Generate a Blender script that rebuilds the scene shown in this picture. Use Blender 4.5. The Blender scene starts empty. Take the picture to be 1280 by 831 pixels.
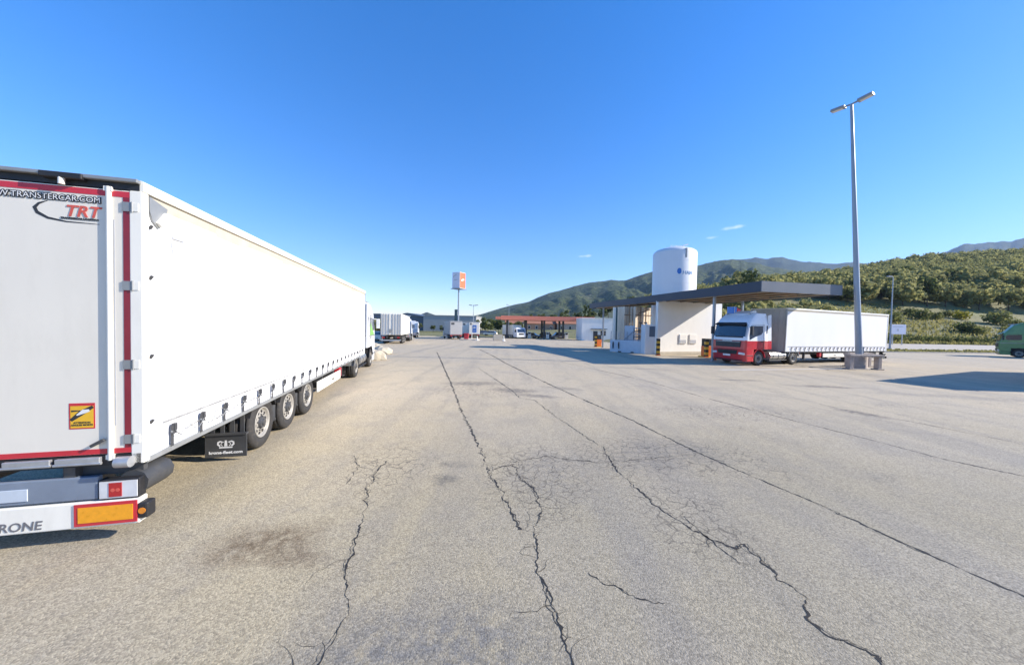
import bpy, bmesh, math, random
import numpy as np
from mathutils import Vector, Matrix
random.seed(7); rng = np.random.default_rng(7)
S = bpy.context.scene
COL = S.collection
R = math.radians

# ---------------------------------------------------------------- camera
cam_d = bpy.data.cameras.new('camera'); cam = bpy.data.objects.new('camera', cam_d); COL.objects.link(cam)
cam_d.sensor_width = 36; cam_d.lens = 420/1280*36
cam_d.clip_start = 0.05; cam_d.clip_end = 30000
PITCH, ROLL, H = math.atan(10.2/420), 0.02, 2.5
cam.location = (0, 0, H)
cam.matrix_world = Matrix.Translation((0, 0, H)) @ Matrix.Rotation(math.pi/2-PITCH, 4, 'X') @ Matrix.Rotation(ROLL, 4, 'Z')
S.camera = cam
S.render.resolution_x, S.render.resolution_y = 1024, 664
# ---------------------------------------------------------------- sky, sun, exposure
SUN_EL, SUN_AZ = R(28), math.atan2(.995, -.05)         # azimuth measured from +Y towards +X
w = bpy.data.worlds.new('World'); S.world = w; w.use_nodes = True
nt = w.node_tree; bg = nt.nodes['Background']
sky = nt.nodes.new('ShaderNodeTexSky'); sky.sky_type = 'NISHITA'; sky.sun_disc = False
sky.sun_elevation = SUN_EL; sky.sun_rotation = SUN_AZ
sky.air_density = 1.0; sky.dust_density = 0.25; sky.ozone_density = 2.0; sky.altitude = 100
tint = nt.nodes.new('ShaderNodeMix'); tint.data_type = 'RGBA'; tint.blend_type = 'MULTIPLY'; tint.inputs[0].default_value = 1
tint.inputs[7].default_value = (.94, .95, 1.24, 1)
hs = nt.nodes.new('ShaderNodeHueSaturation'); hs.inputs['Saturation'].default_value = 1.55; gm = nt.nodes.new('ShaderNodeGamma'); gm.inputs[1].default_value = .86; nt.links.new(sky.outputs[0], gm.inputs[0]); nt.links.new(gm.outputs[0], hs.inputs['Color']); nt.links.new(hs.outputs[0], tint.inputs[6])   # the deep saturated blue of this sky
tcw = nt.nodes.new('ShaderNodeTexCoord'); last = tint.outputs[2]
for (cx_, cz_, wx_, wz_, am_) in ((.20, .197, .026, .0045, .5), (.53, .243, .026, .005, .45), (.49, .225, .02, .004, .35)):
    sb = nt.nodes.new('ShaderNodeMapping'); sb.vector_type = 'TEXTURE'; sb.inputs['Location'].default_value = (cx_, 0, cz_); sb.inputs['Rotation'].default_value = (0, R(-4), 0); sb.inputs['Scale'].default_value = (wx_, 9, wz_)
    nzw = nt.nodes.new('ShaderNodeTexNoise'); nzw.inputs['Scale'].default_value = 60; nzw.inputs['Detail'].default_value = 4; nt.links.new(tcw.outputs['Generated'], nzw.inputs['Vector'])
    nt.links.new(tcw.outputs['Generated'], sb.inputs[0]); ln_ = nt.nodes.new('ShaderNodeVectorMath'); ln_.operation = 'LENGTH'; nt.links.new(sb.outputs[0], ln_.inputs[0])
    ad = nt.nodes.new('ShaderNodeMath'); ad.operation = 'MULTIPLY_ADD'; nt.links.new(nzw.outputs[0], ad.inputs[0]); ad.inputs[1].default_value = 1.6; nt.links.new(ln_.outputs['Value'], ad.inputs[2])
    mr = nt.nodes.new('ShaderNodeMapRange'); mr.inputs[1].default_value = 1.7; mr.inputs[2].default_value = .7; mr.inputs[3].default_value = 0; mr.inputs[4].default_value = am_; nt.links.new(ad.outputs[0], mr.inputs[0])
    cm_ = nt.nodes.new('ShaderNodeMix'); cm_.data_type = 'RGBA'; nt.links.new(mr.outputs[0], cm_.inputs[0]); nt.links.new(last, cm_.inputs[6]); cm_.inputs[7].default_value = (5.6, 5.8, 6.2, 1); last = cm_.outputs[2]
nt.links.new(last, bg.inputs[0]); bg.inputs[1].default_value = 0.148
sd = bpy.data.lights.new('sun', 'SUN'); sd.energy = 5.0; sd.angle = R(.5); sd.color = (1, .925, .82)
sun = bpy.data.objects.new('sun', sd); COL.objects.link(sun)
SV = Vector((math.sin(SUN_AZ)*math.cos(SUN_EL), math.cos(SUN_AZ)*math.cos(SUN_EL), math.sin(SUN_EL)))
sun.rotation_euler = SV.to_track_quat('Z', 'Y').to_euler()
S.view_settings.view_transform = 'Standard'; S.view_settings.look = 'None'
S.view_settings.exposure = 0.86; S.view_settings.gamma = 1

# ---------------------------------------------------------------- materials
def new_mat(name):
    m = bpy.data.materials.new(name); m.use_nodes = True
    return m, m.node_tree, m.node_tree.nodes['Principled BSDF']
def N(nt, t, **kw):
    n = nt.nodes.new(t)
    for k, v in kw.items():
        if k.startswith('i_'): n.inputs[k[2:].replace('_', ' ')].default_value = v
        else: setattr(n, k, v)
    return n
def L(nt, a, b): nt.links.new(a, b)
def math_n(nt, op, a, b=None, c=None, clamp=False):
    n = nt.nodes.new('ShaderNodeMath'); n.operation = op; n.use_clamp = clamp
    for i, v in enumerate((a, b, c)):
        if v is None: continue
        if isinstance(v, (int, float)): n.inputs[i].default_value = v
        else: L(nt, v, n.inputs[i])
    return n.outputs[0]
def mixc(nt, fac, a, b, mode='MIX'):
    n = nt.nodes.new('ShaderNodeMix'); n.data_type = 'RGBA'; n.blend_type = mode
    for s, v in ((n.inputs[0], fac), (n.inputs[6], a), (n.inputs[7], b)):
        if isinstance(v, (int, float)): s.default_value = v
        elif isinstance(v, tuple): s.default_value = v if len(v) == 4 else (*v, 1)
        else: L(nt, v, s)
    return n.outputs[2]
def noise(nt, vec, scale, detail=4, rough=.6):
    n = N(nt, 'ShaderNodeTexNoise'); n.inputs['Scale'].default_value = scale
    n.inputs['Detail'].default_value = detail; n.inputs['Roughness'].default_value = rough
    if vec is not None: L(nt, vec, n.inputs['Vector'])
    return n.outputs[0]
def ramp(nt, v, lo, hi):
    n = N(nt, 'ShaderNodeMapRange'); n.inputs[1].default_value = lo; n.inputs[2].default_value = hi
    L(nt, v, n.inputs[0]); return n.outputs[0]
MATS = {}
def mat(name, col, rough=.5, metal=0, var=.15, scale=3., dirt=0, dirtcol=(.12, .10, .08), bump=0, bscale=40, spec=.5, coat=0, streak=1.):
    if name in MATS: return MATS[name]
    m, nt, p = new_mat(name)
    tc = N(nt, 'ShaderNodeTexCoord'); vec = tc.outputs['Object']
    mp = N(nt, 'ShaderNodeMapping'); mp.inputs['Scale'].default_value = (1, 1, streak); L(nt, vec, mp.inputs[0]); v2 = mp.outputs[0]
    nz = noise(nt, v2, scale, 5)
    c = mixc(nt, ramp(nt, nz, .3, .7), tuple(x*(1-var) for x in col), tuple(min(1, x*(1+var*.6)) for x in col))
    if dirt:
        d = math_n(nt, 'MULTIPLY', ramp(nt, noise(nt, v2, scale*2.3, 6, .7), .5, .75), dirt)
        c = mixc(nt, d, c, dirtcol)
    L(nt, c, p.inputs['Base Color'])
    p.inputs['Roughness'].default_value = rough; p.inputs['Metallic'].default_value = metal
    p.inputs['Specular IOR Level'].default_value = spec; p.inputs['Coat Weight'].default_value = coat
    L(nt, math_n(nt, 'ADD', math_n(nt, 'MULTIPLY', nz, .25), rough-.12), p.inputs['Roughness'])
    if bump:
        b = N(nt, 'ShaderNodeBump'); b.inputs['Strength'].default_value = bump; b.inputs['Distance'].default_value = .01
        L(nt, noise(nt, vec, bscale, 3), b.inputs['Height']); L(nt, b.outputs[0], p.inputs['Normal'])
    MATS[name] = m; return m
def glass_dark(name='tinted_glass', col=(.012, .018, .026)):
    if name in MATS: return MATS[name]
    m, nt, p = new_mat(name)
    tc = N(nt, 'ShaderNodeTexCoord')
    c = mixc(nt, noise(nt, tc.outputs['Object'], 2.0, 2), col, tuple(x*2.2 for x in col))
    L(nt, c, p.inputs['Base Color']); p.inputs['Roughness'].default_value = .04; p.inputs['Specular IOR Level'].default_value = .9
    p.inputs['Coat Weight'].default_value = .6; p.inputs['Coat Roughness'].default_value = .02
    MATS[name] = m; return m
def foliage(name, c1, c2):
    if name in MATS: return MATS[name]
    m, nt, p = new_mat(name)
    geo = N(nt, 'ShaderNodeNewGeometry'); oi = N(nt, 'ShaderNodeObjectInfo'); tc = N(nt, 'ShaderNodeTexCoord')
    f = math_n(nt, 'ADD', math_n(nt, 'MULTIPLY', geo.outputs['Random Per Island'], .5), math_n(nt, 'MULTIPLY', oi.outputs['Random'], .35))
    f = math_n(nt, 'ADD', f, math_n(nt, 'MULTIPLY', noise(nt, geo.outputs['Position'], .11, 3), .45), clamp=True)
    f = math_n(nt, 'SUBTRACT', f, .12, clamp=True)
    L(nt, mixc(nt, f, c1, c2), p.inputs['Base Color'])
    p.inputs['Roughness'].default_value = .8; p.inputs['Specular IOR Level'].default_value = .08
    tr = N(nt, 'ShaderNodeBsdfTranslucent'); L(nt, mixc(nt, f, c1, c2), tr.inputs[0])
    ms = N(nt, 'ShaderNodeMixShader'); ms.inputs[0].default_value = .5
    L(nt, p.outputs[0], ms.inputs[1]); L(nt, tr.outputs[0], ms.inputs[2])
    L(nt, ms.outputs[0], nt.nodes['Material Output'].inputs[0])
    MATS[name] = m; return m

M = {}
M['white'] = mat('white_paint', (.82, .79, .70), .42, var=.05, dirt=.12, dirtcol=(.4, .37, .3), streak=.3)
M['curtain'] = mat('white_tarpaulin', (.78, .78, .75), .48, var=.06, scale=1.2, dirt=.30, dirtcol=(.46, .43, .36), bump=.12, bscale=5, streak=.5)
M['cream'] = mat('cream_tarpaulin', (.74, .70, .53), .5, var=.05, scale=1.2, dirt=.10, dirtcol=(.5, .46, .34), bump=.12, bscale=5, streak=.5)
M['door'] = mat('off_white_door', (.76, .71, .61), .4, var=.05, scale=1.5, dirt=.14, dirtcol=(.45, .40, .31), streak=.35)
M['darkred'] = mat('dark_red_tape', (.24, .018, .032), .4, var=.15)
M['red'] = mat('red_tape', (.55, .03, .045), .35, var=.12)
M['redpaint'] = mat('red_cab_paint', (.48, .02, .03), .32, var=.08, coat=.4, dirt=.1)
M['cabwhite'] = mat('cab_white_paint', (.74, .76, .78), .32, var=.04, coat=.4, dirt=.08, dirtcol=(.4, .38, .34))
M['green'] = mat('green_cab_paint', (.12, .25, .09), .35, var=.15, coat=.3, dirt=.15)
M['lime'] = mat('light_green_decal', (.22, .46, .12), .4, var=.1)
M['black'] = mat('black_plastic', (.018, .018, .02), .55, var=.3, dirt=.25, dirtcol=(.07, .062, .05))
M['rubber'] = mat('tyre_rubber', (.035, .033, .031), .8, var=.25, scale=6, dirt=.5, dirtcol=(.11, .095, .075), bump=.2)
M['dgrey'] = mat('dark_grey_steel', (.06, .062, .066), .5, var=.2, dirt=.35, dirtcol=(.14, .12, .095))
M['flap'] = mat('grey_rubber_flap', (.05, .052, .055), .6, var=.2, dirt=.3, dirtcol=(.12, .11, .09))
M['grey'] = mat('mid_grey_metal', (.30, .31, .31), .45, .3, var=.15, dirt=.15)
M['steel'] = mat('galvanised_steel', (.48, .49, .50), .45, .6, var=.15, scale=8, dirt=.12)
M['alu'] = mat('brushed_aluminium', (.62, .62, .61), .32, .85, var=.1, scale=9, dirt=.2, dirtcol=(.2, .18, .15))
M['rim'] = mat('dusty_steel_rim', (.36, .34, .30), .55, .15, var=.2, scale=9, dirt=.5, dirtcol=(.16, .14, .11))
M['amber'] = mat('amber_reflector', (.85, .36, .02), .3, var=.12, scale=20)
M['lensred'] = mat('red_lens', (.42, .015, .02), .15, var=.2, coat=.5)
M['lensamber'] = mat('amber_lens', (.75, .25, .02), .15, var=.2, coat=.5)
M['lensclear'] = mat('clear_lens', (.62, .63, .64), .12, var=.15, coat=.5)
M['glass'] = glass_dark()
M['ink'] = mat('black_ink', (.03, .03, .032), .5, var=.1)
M['redink'] = mat('faded_red_ink', (.62, .10, .07), .5, var=.1)
M['fade'] = mat('faded_grey_ink', (.45, .46, .48), .5, var=.1)
M['whiteink'] = mat('white_print', (.75, .75, .74), .5, var=.06)
M['yellow'] = mat('hazard_yellow', (.62, .36, .03), .45, var=.15, dirt=.25)
M['orange'] = mat('orange_paint', (.72, .17, .035), .45, var=.12, dirt=.15)
M['canopyred'] = mat('red_canopy_paint', (.92, .27, .16), .5, var=.08)
M['signorange'] = mat('orange_sign_face', (.72, .17, .075), .4, var=.08)
M['navy'] = mat('navy_fascia', (.022, .034, .060), .45, var=.12, scale=.8, dirt=.12, dirtcol=(.07, .08, .1))
M['soffit'] = mat('cream_soffit', (.42, .36, .27), .6, var=.15, scale=1.5, dirt=.25, dirtcol=(.20, .13, .07))
M['rust'] = mat('rusty_beam', (.22, .13, .07), .7, var=.3, scale=4, dirt=.3)
M['stucco'] = mat('white_render', (.82, .80, .75), .8, var=.05, scale=.9, dirt=.10, dirtcol=(.46, .42, .34), bump=.25, bscale=60, streak=.35)
M['tank'] = mat('white_tank_paint', (.70, .71, .71), .38, var=.04, scale=.8, dirt=.08, dirtcol=(.5, .48, .43), streak=.15)
M['panelblue'] = mat('pale_blue_grey_steel', (.52, .58, .64), .45, var=.08, dirt=.12)
M['vapor'] = mat('beige_aluminium_fins', (.80, .68, .53), .55, .2, var=.15, scale=4, dirt=.2, streak=.2)
M['concrete'] = mat('weathered_concrete', (.40, .34, .30), .85, var=.2, scale=4, dirt=.3, dirtcol=(.2, .16, .13), bump=.5, bscale=30)
M['slab'] = mat('stained_stone_slab', (.36, .31, .27), .85, var=.25, scale=5, dirt=.4, dirtcol=(.12, .08, .06), bump=.5, bscale=30)
M['stone'] = mat('pale_limestone', (.50, .44, .33), .9, var=.2, scale=3, dirt=.3, dirtcol=(.25, .2, .14), bump=.8, bscale=12)
M['pole'] = mat('grey_pole_steel', (.30, .34, .39), .42, .35, var=.12, scale=4, dirt=.12, streak=.1)
M['bark'] = mat('tree_bark', (.09, .065, .045), .9, var=.35, scale=6, bump=.6)
M['blue'] = mat('blue_sign', (.03, .16, .50), .4, var=.1)
M['lilac'] = mat('white_sign_face', (.70, .70, .78), .45, var=.06)
M['warehouse'] = mat('grey_cladding', (.36, .36, .35), .6, var=.08, scale=.4, dirt=.1)
M['bluegrey'] = mat('blue_grey_cladding', (.10, .13, .17), .6, var=.12, scale=.4)
M['terra'] = mat('terracotta_render', (.55, .30, .18), .85, var=.15, scale=.5)
M['pink'] = mat('pink_beige_render', (.60, .44, .34), .85, var=.12, scale=.5)
M['rooftile'] = mat('clay_roof', (.36, .15, .08), .85, var=.25, scale=2)
M['boxgrey'] = mat('grey_box_body', (.42, .41, .39), .5, var=.08, scale=1, dirt=.2, dirtcol=(.25, .22, .18))
M['cargrey'] = mat('grey_car_paint', (.22, .22, .23), .3, .3, var=.05, coat=.5)
M['cardark'] = mat('dark_car_paint', (.03, .035, .045), .3, .2, var=.05, coat=.5)
M['carsilver'] = mat('silver_car_paint', (.45, .46, .47), .3, .4, var=.05, coat=.5)
M['tan'] = mat('beige_concrete', (.50, .45, .36), .85, var=.12, scale=2, dirt=.2)
M['crack'] = mat('crack_fill', (.030, .028, .026), .95, var=.4, scale=9)
M['leafA'] = foliage('olive_foliage', (.18, .19, .07), (.42, .39, .16))
M['leafB'] = foliage('dark_foliage', (.05, .07, .028), (.16, .18, .06))
M['leafC'] = foliage('bush_foliage', (.08, .10, .03), (.26, .26, .09))
M['leafY'] = foliage('yellow_bush_foliage', (.16, .15, .02), (.36, .33, .04))
M['grass'] = foliage('dry_grass', (.13, .14, .045), (.34, .30, .12))

# ---------------------------------------------------------------- mesh helpers
class MB:
    def __init__(s): s.v = []; s.f = []; s.m = []; s.sm = []
    def add(s, vs, fs, m=0, sm=False):
        o = len(s.v); s.v += [tuple(v) for v in vs]
        for f in fs: s.f.append(tuple(i+o for i in f)); s.m.append(m); s.sm.append(sm)
        return s
    def box(s, x0, x1, y0, y1, z0, z1, m=0):
        return s.add([(x0,y0,z0),(x1,y0,z0),(x1,y1,z0),(x0,y1,z0),(x0,y0,z1),(x1,y0,z1),(x1,y1,z1),(x0,y1,z1)],
                     [(3,2,1,0),(4,5,6,7),(0,1,5,4),(1,2,6,5),(2,3,7,6),(3,0,4,7)], m)
    def obox(s, c, half, mat3, m=0):
        P = [Vector(c)+mat3@Vector((sx*half[0], sy*half[1], sz*half[2])) for sz in (-1,1) for sx, sy in ((-1,-1),(1,-1),(1,1),(-1,1))]
        return s.add(P, [(3,2,1,0),(4,5,6,7),(0,1,5,4),(1,2,6,5),(2,3,7,6),(3,0,4,7)], m)
    def cyl(s, p0, p1, r0, r1=None, n=12, m=0, caps=True, sm=True):
        r1 = r0 if r1 is None else r1
        p0, p1 = Vector(p0), Vector(p1); d = (p1-p0).normalized()
        a = d.orthogonal().normalized(); b = d.cross(a)
        vs = []
        for p, r in ((p0, r0), (p1, r1)):
            vs += [p+(a*math.cos(2*math.pi*i/n)+b*math.sin(2*math.pi*i/n))*r for i in range(n)]
        s.add(vs, [(i, (i+1) % n, n+(i+1) % n, n+i) for i in range(n)], m, sm)
        if caps:
            s.add(vs[:n], [tuple(range(n-1, -1, -1))], m); s.add(vs[n:], [tuple(range(n))], m)
        return s
    def lathe(s, prof, n=24, m=0, axis='Z', c=(0,0,0), sm=True):
        vs = []
        for r, h in prof:
            for i in range(n):
                a = 2*math.pi*i/n; x, y = r*math.cos(a), r*math.sin(a)
                p = (x, y, h) if axis == 'Z' else ((h, x, y) if axis == 'X' else (y, h, x))
                vs.append((p[0]+c[0], p[1]+c[1], p[2]+c[2]))
        fs = [(k*n+i, k*n+(i+1) % n, (k+1)*n+(i+1) % n, (k+1)*n+i) for k in range(len(prof)-1) for i in range(n)]
        return s.add(vs, fs, m, sm)
    def prism(s, poly, a0, a1, axis='X', m=0, sm=False):
        # polygon in the two other axes, extruded along axis
        def P(u, v, a): return (a,u,v) if axis == 'X' else ((u,a,v) if axis == 'Y' else (u,v,a))
        n = len(poly)
        vs = [P(u, v, a0) for u, v in poly]+[P(u, v, a1) for u, v in poly]
        s.add(vs, [(i, (i+1) % n, n+(i+1) % n, n+i) for i in range(n)], m, sm)
        s.add(vs[:n], [tuple(range(n))], m); s.add(vs[n:], [tuple(range(n-1, -1, -1))], m)
        return s
    def tube(s, pts, r, n=8, m=0):
        for a, b in zip(pts[:-1], pts[1:]): s.cyl(a, b, r, n=n, m=m)
        return s
    def loft(s, rings, m=0, caps=True, sm=False):
        n = len(rings[0]); vs = [p for r in rings for p in r]
        s.add(vs, [(k*n+i, k*n+(i+1) % n, (k+1)*n+(i+1) % n, (k+1)*n+i) for k in range(len(rings)-1) for i in range(n)], m, sm)
        if caps: s.add(rings[0], [tuple(range(n-1, -1, -1))], m); s.add(rings[-1], [tuple(range(n))], m)
        return s
    def mesh(s, name, mats):
        me = bpy.data.meshes.new(name); me.from_pydata(s.v, [], s.f)
        for q in (mats if isinstance(mats, (list, tuple)) else [mats]): me.materials.append(q)
        me.polygons.foreach_set('material_index', s.m); me.polygons.foreach_set('use_smooth', s.sm)
        bm = bmesh.new(); bm.from_mesh(me); bmesh.ops.recalc_face_normals(bm, faces=bm.faces[:]); bm.to_mesh(me); bm.free()
        me.update(); return me
    def build(s, name, mats, parent=None, bevel=0, seg=2):
        return link(name, s.mesh(name, mats), parent, bevel, seg)
def link(name, me, parent=None, bevel=0, seg=2):
    o = bpy.data.objects.new(name, me); COL.objects.link(o)
    if parent: o.parent = parent
    if bevel:
        b = o.modifiers.new('bevel', 'BEVEL'); b.width = bevel; b.segments = seg; b.limit_method = 'ANGLE'; b.angle_limit = R(40)
        b.harden_normals = False
    return o
def tag(o, label=None, cat=None, group=None, kind=None):
    if label: o['label'] = label
    if cat: o['category'] = cat
    if group: o['group'] = group
    if kind: o['kind'] = kind
    return o
def thing(name, label, cat, group=None):
    o = bpy.data.objects.new(name, None); o.empty_display_size = .3; COL.objects.link(o)
    return tag(o, label, cat, group)
def copy_tree(o, parent=None):
    c = o.copy(); COL.objects.link(c); c.parent = parent
    for ch in o.children: copy_tree(ch, c)
    return c
def gz(y): return -0.018*max(0, min(y, 90)-26)
def place(o, x, y, rz, z=None):
    sl = -0.018 if 26 < y < 90 else 0
    o.location = (x, y, gz(y) if z is None else z)
    o.rotation_euler = (math.atan(sl*math.cos(rz)), math.atan(sl*math.sin(rz))*-1*-1, rz) if abs(sl) else (0, 0, rz)
    return o
def text_mesh(body, size, basis, origin, m, bold=0., shear=0., align='LEFT', depth=.003, xs=1.):
    cu = bpy.data.curves.new('lettering', 'FONT'); cu.body = body; cu.size = size; cu.offset = bold; cu.shear = shear
    cu.align_x = align; cu.extrude = depth; cu.resolution_u = 3
    ob = bpy.data.objects.new('lettering', cu); COL.objects.link(ob)
    dg = bpy.context.evaluated_depsgraph_get(); dg.update()
    me = bpy.data.meshes.new_from_object(ob.evaluated_get(dg)); bpy.data.objects.remove(ob); bpy.data.curves.remove(cu)
    X, Y, Z = basis
    for v in me.vertices:
        v.co = Vector(origin)+Vector(X)*v.co.x*xs+Vector(Y)*v.co.y+Vector(Z)*v.co.z
    me.materials.clear(); me.materials.append(m); me.name = 'lettering'
    return me
REAR = ((1,0,0),(0,0,1),(0,-1,0)); RIGHT = ((0,1,0),(0,0,1),(1,0,0)); LEFT = ((0,-1,0),(0,0,1),(-1,0,0))
def ribbon(mb, pts, wd, fn, m=0):
    """flat ribbon through 2d pts with widths wd, fn(u,v)->xyz"""
    n = len(pts); vs = []
    for i in range(n):
        a = Vector(pts[max(0, i-1)]); b = Vector(pts[min(n-1, i+1)]); d = (b-a)
        d = d.normalized() if d.length > 1e-9 else Vector((1, 0)); q = Vector((-d.y, d.x))*(wd[i]/2)
        p = Vector(pts[i]); vs += [fn(*(p+q)), fn(*(p-q))]
    mb.add(vs, [(2*i, 2*i+1, 2*i+3, 2*i+2) for i in range(n-1)], m)

# ---------------------------------------------------------------- terrain and setting
def ybound(x): return 47.2+.17*max(0, x-52) if x < 90 else 53.7+.1*(x-90)
CREST = np.array([(-.3, 0), (0, 2), (.1, 5), (.2, 10), (.3, 22), (.38, 30), (.52, 42), (.74, 56), (.98, 72), (1.21, 90), (1.52, 102), (2.6, 110)])
def terr(x, y):
    lot = x < 20 and y < 92
    if y <= 92 and x < 20: base = gz(y)-.12
    elif x >= 20 and y < ybound(x)+1: return gz(y)-.12
    else:
        g = gz(min(y, 92))-.12
        if y <= 1: return g
        r = min(x/y, 2.6)
        k = min(1, max(0, (r-.25)/.3))
        d = y-ybound(x) if x >= 20 else y-92
        if x >= 20 and d < 0: return g
        if k > 0 and x >= 20:
            if d < 1: p = -.1
            elif d < 17: p = .06*d
            elif d < 22: p = 1.0+(d-17)*.26
            else: p = 2.3+min(d-22, 42)*.25
        else: p = 0
        hill = 0
        y0, y1 = 110., 310.
        cr = float(np.interp(r, CREST[:, 0], CREST[:, 1]))*y1/420+2.5+1.6
        if y > y0:
            t = min(1, (y-y0)/(y1-y0)); hill = max(0, (cr-13*k))*(t**1.05)
            if y > y1: hill *= max(.12, 1-(y-y1)/900)
        und = .5*math.sin(x*.06+1)*math.cos(y*.05) if y > 75 else 0
        return g+p*k+hill+(und if y > y0 else 0)
    return base
def ground_mat():
    m, nt, p = new_mat('dry_grassland')
    tc = N(nt, 'ShaderNodeTexCoord'); v = tc.outputs['Object']
    a = ramp(nt, noise(nt, v, .09, 5), .35, .65)
    c = mixc(nt, a, (.11, .125, .04), (.29, .25, .11))
    c = mixc(nt, ramp(nt, noise(nt, v, .9, 5, .7), .4, .7), c, (.14, .135, .05))
    c = mixc(nt, math_n(nt, 'MULTIPLY', ramp(nt, noise(nt, v, .03, 3), .52, .62), .6), c, (.15, .19, .055))
    L(nt, c, p.inputs['Base Color']); p.inputs['Roughness'].default_value = .9
    b = N(nt, 'ShaderNodeBump'); b.inputs['Strength'].default_value = .8; b.inputs['Distance'].default_value = .3
    L(nt, noise(nt, v, 1.2, 6, .75), b.inputs['Height']); L(nt, b.outputs[0], p.inputs['Normal'])
    return m
def build_ground():
    mb = MB(); na = 300; rad = [0.0]+[4*1.052**k for k in range(155)]
    # finer azimuths in front
    az = np.linspace(-math.pi, math.pi, na, endpoint=False)
    vs = []
    for r_ in rad:
        for a in az:
            x, y = r_*math.sin(a), r_*math.cos(a); vs.append((x, y, terr(x, y)))
    fs = [(k*na+i, k*na+(i+1) % na, (k+1)*na+(i+1) % na, (k+1)*na+i) for k in range(len(rad)-1) for i in range(na)]
    mb.add(vs, fs, 0, True)
    return tag(mb.build('ground', ground_mat()), 'dry grassland and hillside round the truck stop', kind='structure')
build_ground()

STAINS_AND_PATCHES = [(-2.72, 3.72, .62, .42, 15, (.17, .125, .075), .72), (-2.2, 3.45, .35, .2, -10, (.18, .135, .085), .6), (-1.02, 5.25, .28, .22, 0, (.13, .12, .10), .55),
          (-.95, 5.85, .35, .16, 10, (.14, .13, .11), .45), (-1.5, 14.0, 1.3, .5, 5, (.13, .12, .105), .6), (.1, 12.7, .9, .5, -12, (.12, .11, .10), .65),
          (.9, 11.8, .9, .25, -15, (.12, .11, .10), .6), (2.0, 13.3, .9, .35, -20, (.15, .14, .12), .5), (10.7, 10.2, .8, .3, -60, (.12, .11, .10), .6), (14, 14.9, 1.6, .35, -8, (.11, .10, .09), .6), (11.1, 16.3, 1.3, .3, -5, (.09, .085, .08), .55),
          (-.6, 2.35, 1.25, .75, 5, (.17, .165, .155), .6), (3.0, 6.6, 1.8, .9, 20, (.20, .185, .16), .45), (.6, 5.6, .7, 1.0, 0, (.21, .195, .17), .4), (18, 13, 4, .5, -12, (.2, .19, .17), .4), (-13.2, 26, 2.5, .8, 20, (.12, .11, .1), .4),  # first entry here: a plain darker patch of asphalt nearest the camera
          (8.0, 20, 2.2, .25, -10, (.16, .15, .14), .5), (-9.1, 22.8, .6, .35, 0, (.09, .085, .08), .6)]
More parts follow.
